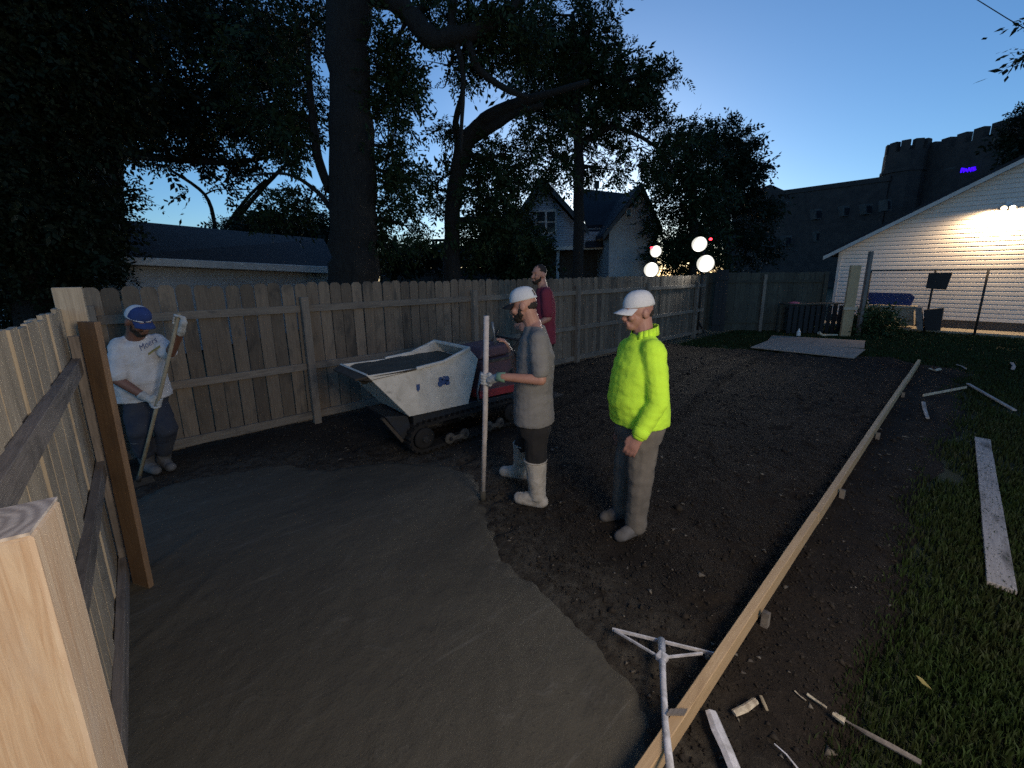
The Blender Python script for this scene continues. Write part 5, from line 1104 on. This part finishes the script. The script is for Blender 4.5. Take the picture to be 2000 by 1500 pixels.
body, sh, tr, B = human('heavy-set worker in bright lime long-sleeve shirt and white cap', J, fg, fg-UPZ*.12, 1.05, [(.180,.205), (.196,.215), (.165,.205), (.130,.205)], 'skin3', hands, 'lime', 'greypants', 1.96, hem_z=.03, fold=(.005, 10, 2.4))
cap_hat(body, J['head'], B, ('capwhite', 'capwhite', 'capwhite')); hair(body, J['head'], B, -.05, top=False); eyes(body, J['head'], B)
boots(body, J, 'darkboot', .20, 1.08)
m = MB(); nk = J['neck']; cf = fg.normalized(); pts = []
for i in range(15):
    a = R(-150+300*i/14); d_ = cf*-math.cos(a)*.092+UPZ.cross(cf)*math.sin(a)*.098; pts.append((nk+d_+UPZ*(-.045+.05*math.cos(a/2)), nk+d_*.90+UPZ*(.0+.065*math.cos(a/2))))
for (a, b), (c_, d_) in zip(pts[:-1], pts[1:]): m.add([a, c_, d_, b], [(0,1,2,3)])
for s in 'LR':
    dd = (J['el'+s]-J['wr'+s]).normalized(); mm = MB(); c_ = J['wr'+s]+dd*.012; mm.tube([c_-dd*.022, c_-dd*.02, c_+dd*.03, c_+dd*.034], [.046, .052, .054, .048], 18); mm.build('cuff', M_['lime'], sh, True)
cl = m.build('collar', M_['lime'], sh, True); sm = cl.modifiers.new('s', 'SOLIDIFY'); sm.thickness = .006

# worker in the white shirt with the long-handled tool
h0, h1 = V(350, 612, 3.78), G(270, 940, .03); hd_ = h1-h0
root = empty('long_rake', zup(h1, 0), 'long tan-handled rake held by the white-shirted worker', 'rake')
m = MB(); m.tube([h0, h0+hd_*.5+RH*.004, h1], [.015, .0155, .0155], 10); m.build('handle', M_['handle'], root, True)
m = MB(); m.tube([h1-hd_.normalized()*.06, h1], [.02, .022], 10); m.build('socket', M_['blackmetal'], root, True)
m = MB(); ax = (RH*.5+NH*.6).normalized(); m.prism([h1-ax*.10+UPZ*.02, h1+ax*.10+UPZ*.02, h1+ax*.12-UPZ*.05, h1-ax*.12-UPZ*.05], (RH*.6-NH*.5).normalized()*.012); m.build('blade', M_['blackmetal'], root)
gA, gB = h0+hd_*.04, h0+hd_*((782-612)/(940-612))
fg = RH*.80-NH*.45; nB = 3.90
J = dict(head=V(270,626,3.78), neck=V(262,658,3.88), chest=V(266,695,nB), waist=V(272,735,nB), pelvis=V(282,768,nB+.05),
    shR=V(234,676,3.78), elR=V(230,742,3.66), wrR=gB-RH*.10+UPZ*.05, shL=V(304,668,4.0), elL=V(332,690,3.92), wrL=gA-UPZ*.09+RH*.005+NH*.02,
    hipR=V(266,775,3.88), hipL=V(298,775,4.02), knR=V(272,842,3.74), anR=V(288,902,3.84), knL=V(326,838,3.86), anL=V(318,896,3.98), cuff=.35)
tf = fg.normalized(); J['toeL'] = tf; J['toeR'] = tf
body, sh, tr, B = human('worker in white printed T-shirt and blue-white cap bent over a long rake', J, fg, RH*.95-NH*.30-UPZ*.5, 1.05, [(.165,.195), (.185,.20), (.170,.205), (.135,.215)], 'skin2', {}, 'whiteshirt', 'jeans', .85)
cap_hat(body, J['head'], B, ('capblue', 'capwhite', 'capblue'), split=.05); hair(body, J['head'], B, -.05, top=False); beard(body, J['head'], B); eyes(body, J['head'], B)
boots(body, J, 'darkboot', .27, 1.15)
mb = MB(); grip(mb, gB, hd_, J['wrR']-gB, .0155, J['wrR'], 1.02); mb.cap(J['wrR'], J['wrR'].lerp(J['elR'], .15), .035, .038, 12); remesh(mb, 'glove', 'glove', body, .005, 2, (.0015, 60, 1))
mb = MB(); grip(mb, gA, -hd_, J['wrL']-gA-NH*.03+RH*.05, .0155, J['wrL'], 1.0); mb.cap(J['wrL'], J['wrL'].lerp(J['elL'], .12), .033, .036, 12); remesh(mb, 'glove', 'glove', body, .005, 2, (.0015, 60, 1))
# chest print, laid onto the shirt surface
from mathutils.bvhtree import BVHTree
bvh = BVHTree.FromObject(sh, bpy.context.evaluated_depsgraph_get()); shM = WM[sh.name]
def print_on(verts2, faces, mat, name):
    """verts2: photograph pixels; dropped along the line of sight onto the shirt"""
    vs = []
    for x, y in verts2:
        d = ray(x, y).normalized(); hit = bvh.ray_cast(shM.inverted() @ EYE, d)
        vs.append((shM @ hit[0])-d*.006 if hit[0] else V(x, y, 3.68))
    m = MB(); m.add(vs, faces); return m.build(name, M_[mat], sh)
fc = bpy.data.curves.new('t', 'FONT'); fc.body = 'Moers'; fc.size = 1.0; fc.shear = .15
to = bpy.data.objects.new('t', fc); COL.objects.link(to); dg = bpy.context.evaluated_depsgraph_get(); tm = bpy.data.meshes.new_from_object(to.evaluated_get(dg))
tv = [(v.co.x, v.co.y) for v in tm.vertices]; tf_ = [tuple(p_.vertices) for p_ in tm.polygons]; bpy.data.objects.remove(to)
wmax = max(x for x, _ in tv); ca, sa = math.cos(R(-30)), math.sin(R(-30))
print_on([(275+(x/wmax*38)*ca+(y*17)*sa*1.0*(-1)*-1, 686+(x/wmax*38)*sa-(y*17)*ca) for x, y in tv], tf_, 'decal', 'shirt_lettering')
print_on([(289, 690), (312, 674), (313, 678), (290, 694)], [(0,1,2,3)], 'dryleaf', 'shirt_underline')

# worker in the wine-red shirt riding the buggy platform
fg = -RH*.9-NH*.25; nB = 5.62
J = dict(head=V(1053,535,nB), neck=V(1061,560,nB), chest=V(1063,595,nB), waist=V(1062,632,nB), pelvis=V(1062,662,nB),
    shL=V(1068,574,5.45), elL=V(1070,622,5.40), wrL=V(1038,640,5.40), shR=V(1056,574,5.82), elR=V(1044,622,5.84), wrR=V(1028,638,5.62),
    hipL=V(1062,668,5.54), hipR=V(1060,668,5.70), knL=V(1058,715,5.53), knR=V(1056,713,5.70))
for s, nn in (('L', 5.55), ('R', 5.72)): q = V(1060, 700, nn); J['an'+s] = Vector((q.x, q.y, .345))
tf = fg.normalized(); J['toeL'] = tf; J['toeR'] = tf
hands = {s: (lambda mb, s=s: loose_hand(mb, J['wr'+s], -RH, UPZ, 1.0, .8)) for s in 'LR'}
body, sh, tr, B = human('bearded worker in wine-red T-shirt riding behind the buggy', J, fg, -RH*.8-NH*.55, 1.0, [(.145,.18), (.145,.18), (.140,.19), (.118,.20)], 'skin', hands, 'redshirt', 'blackpants', .8)
hair(body, J['head'], B, -.03); beard(body, J['head'], B); eyes(body, J['head'], B); boots(body, J, 'darkboot', .15)

# ------------------------------------------------------------------ porch lamp of the house behind the camera
l = bpy.data.lights.new('porch_lamp', 'POINT'); l.energy = 330; l.color = (1.0, .83, .64); l.shadow_soft_size = .7
lo = bpy.data.objects.new('porch_lamp', l); put(lo, None, Matrix.Translation((1.0, -1.7, 2.35)))
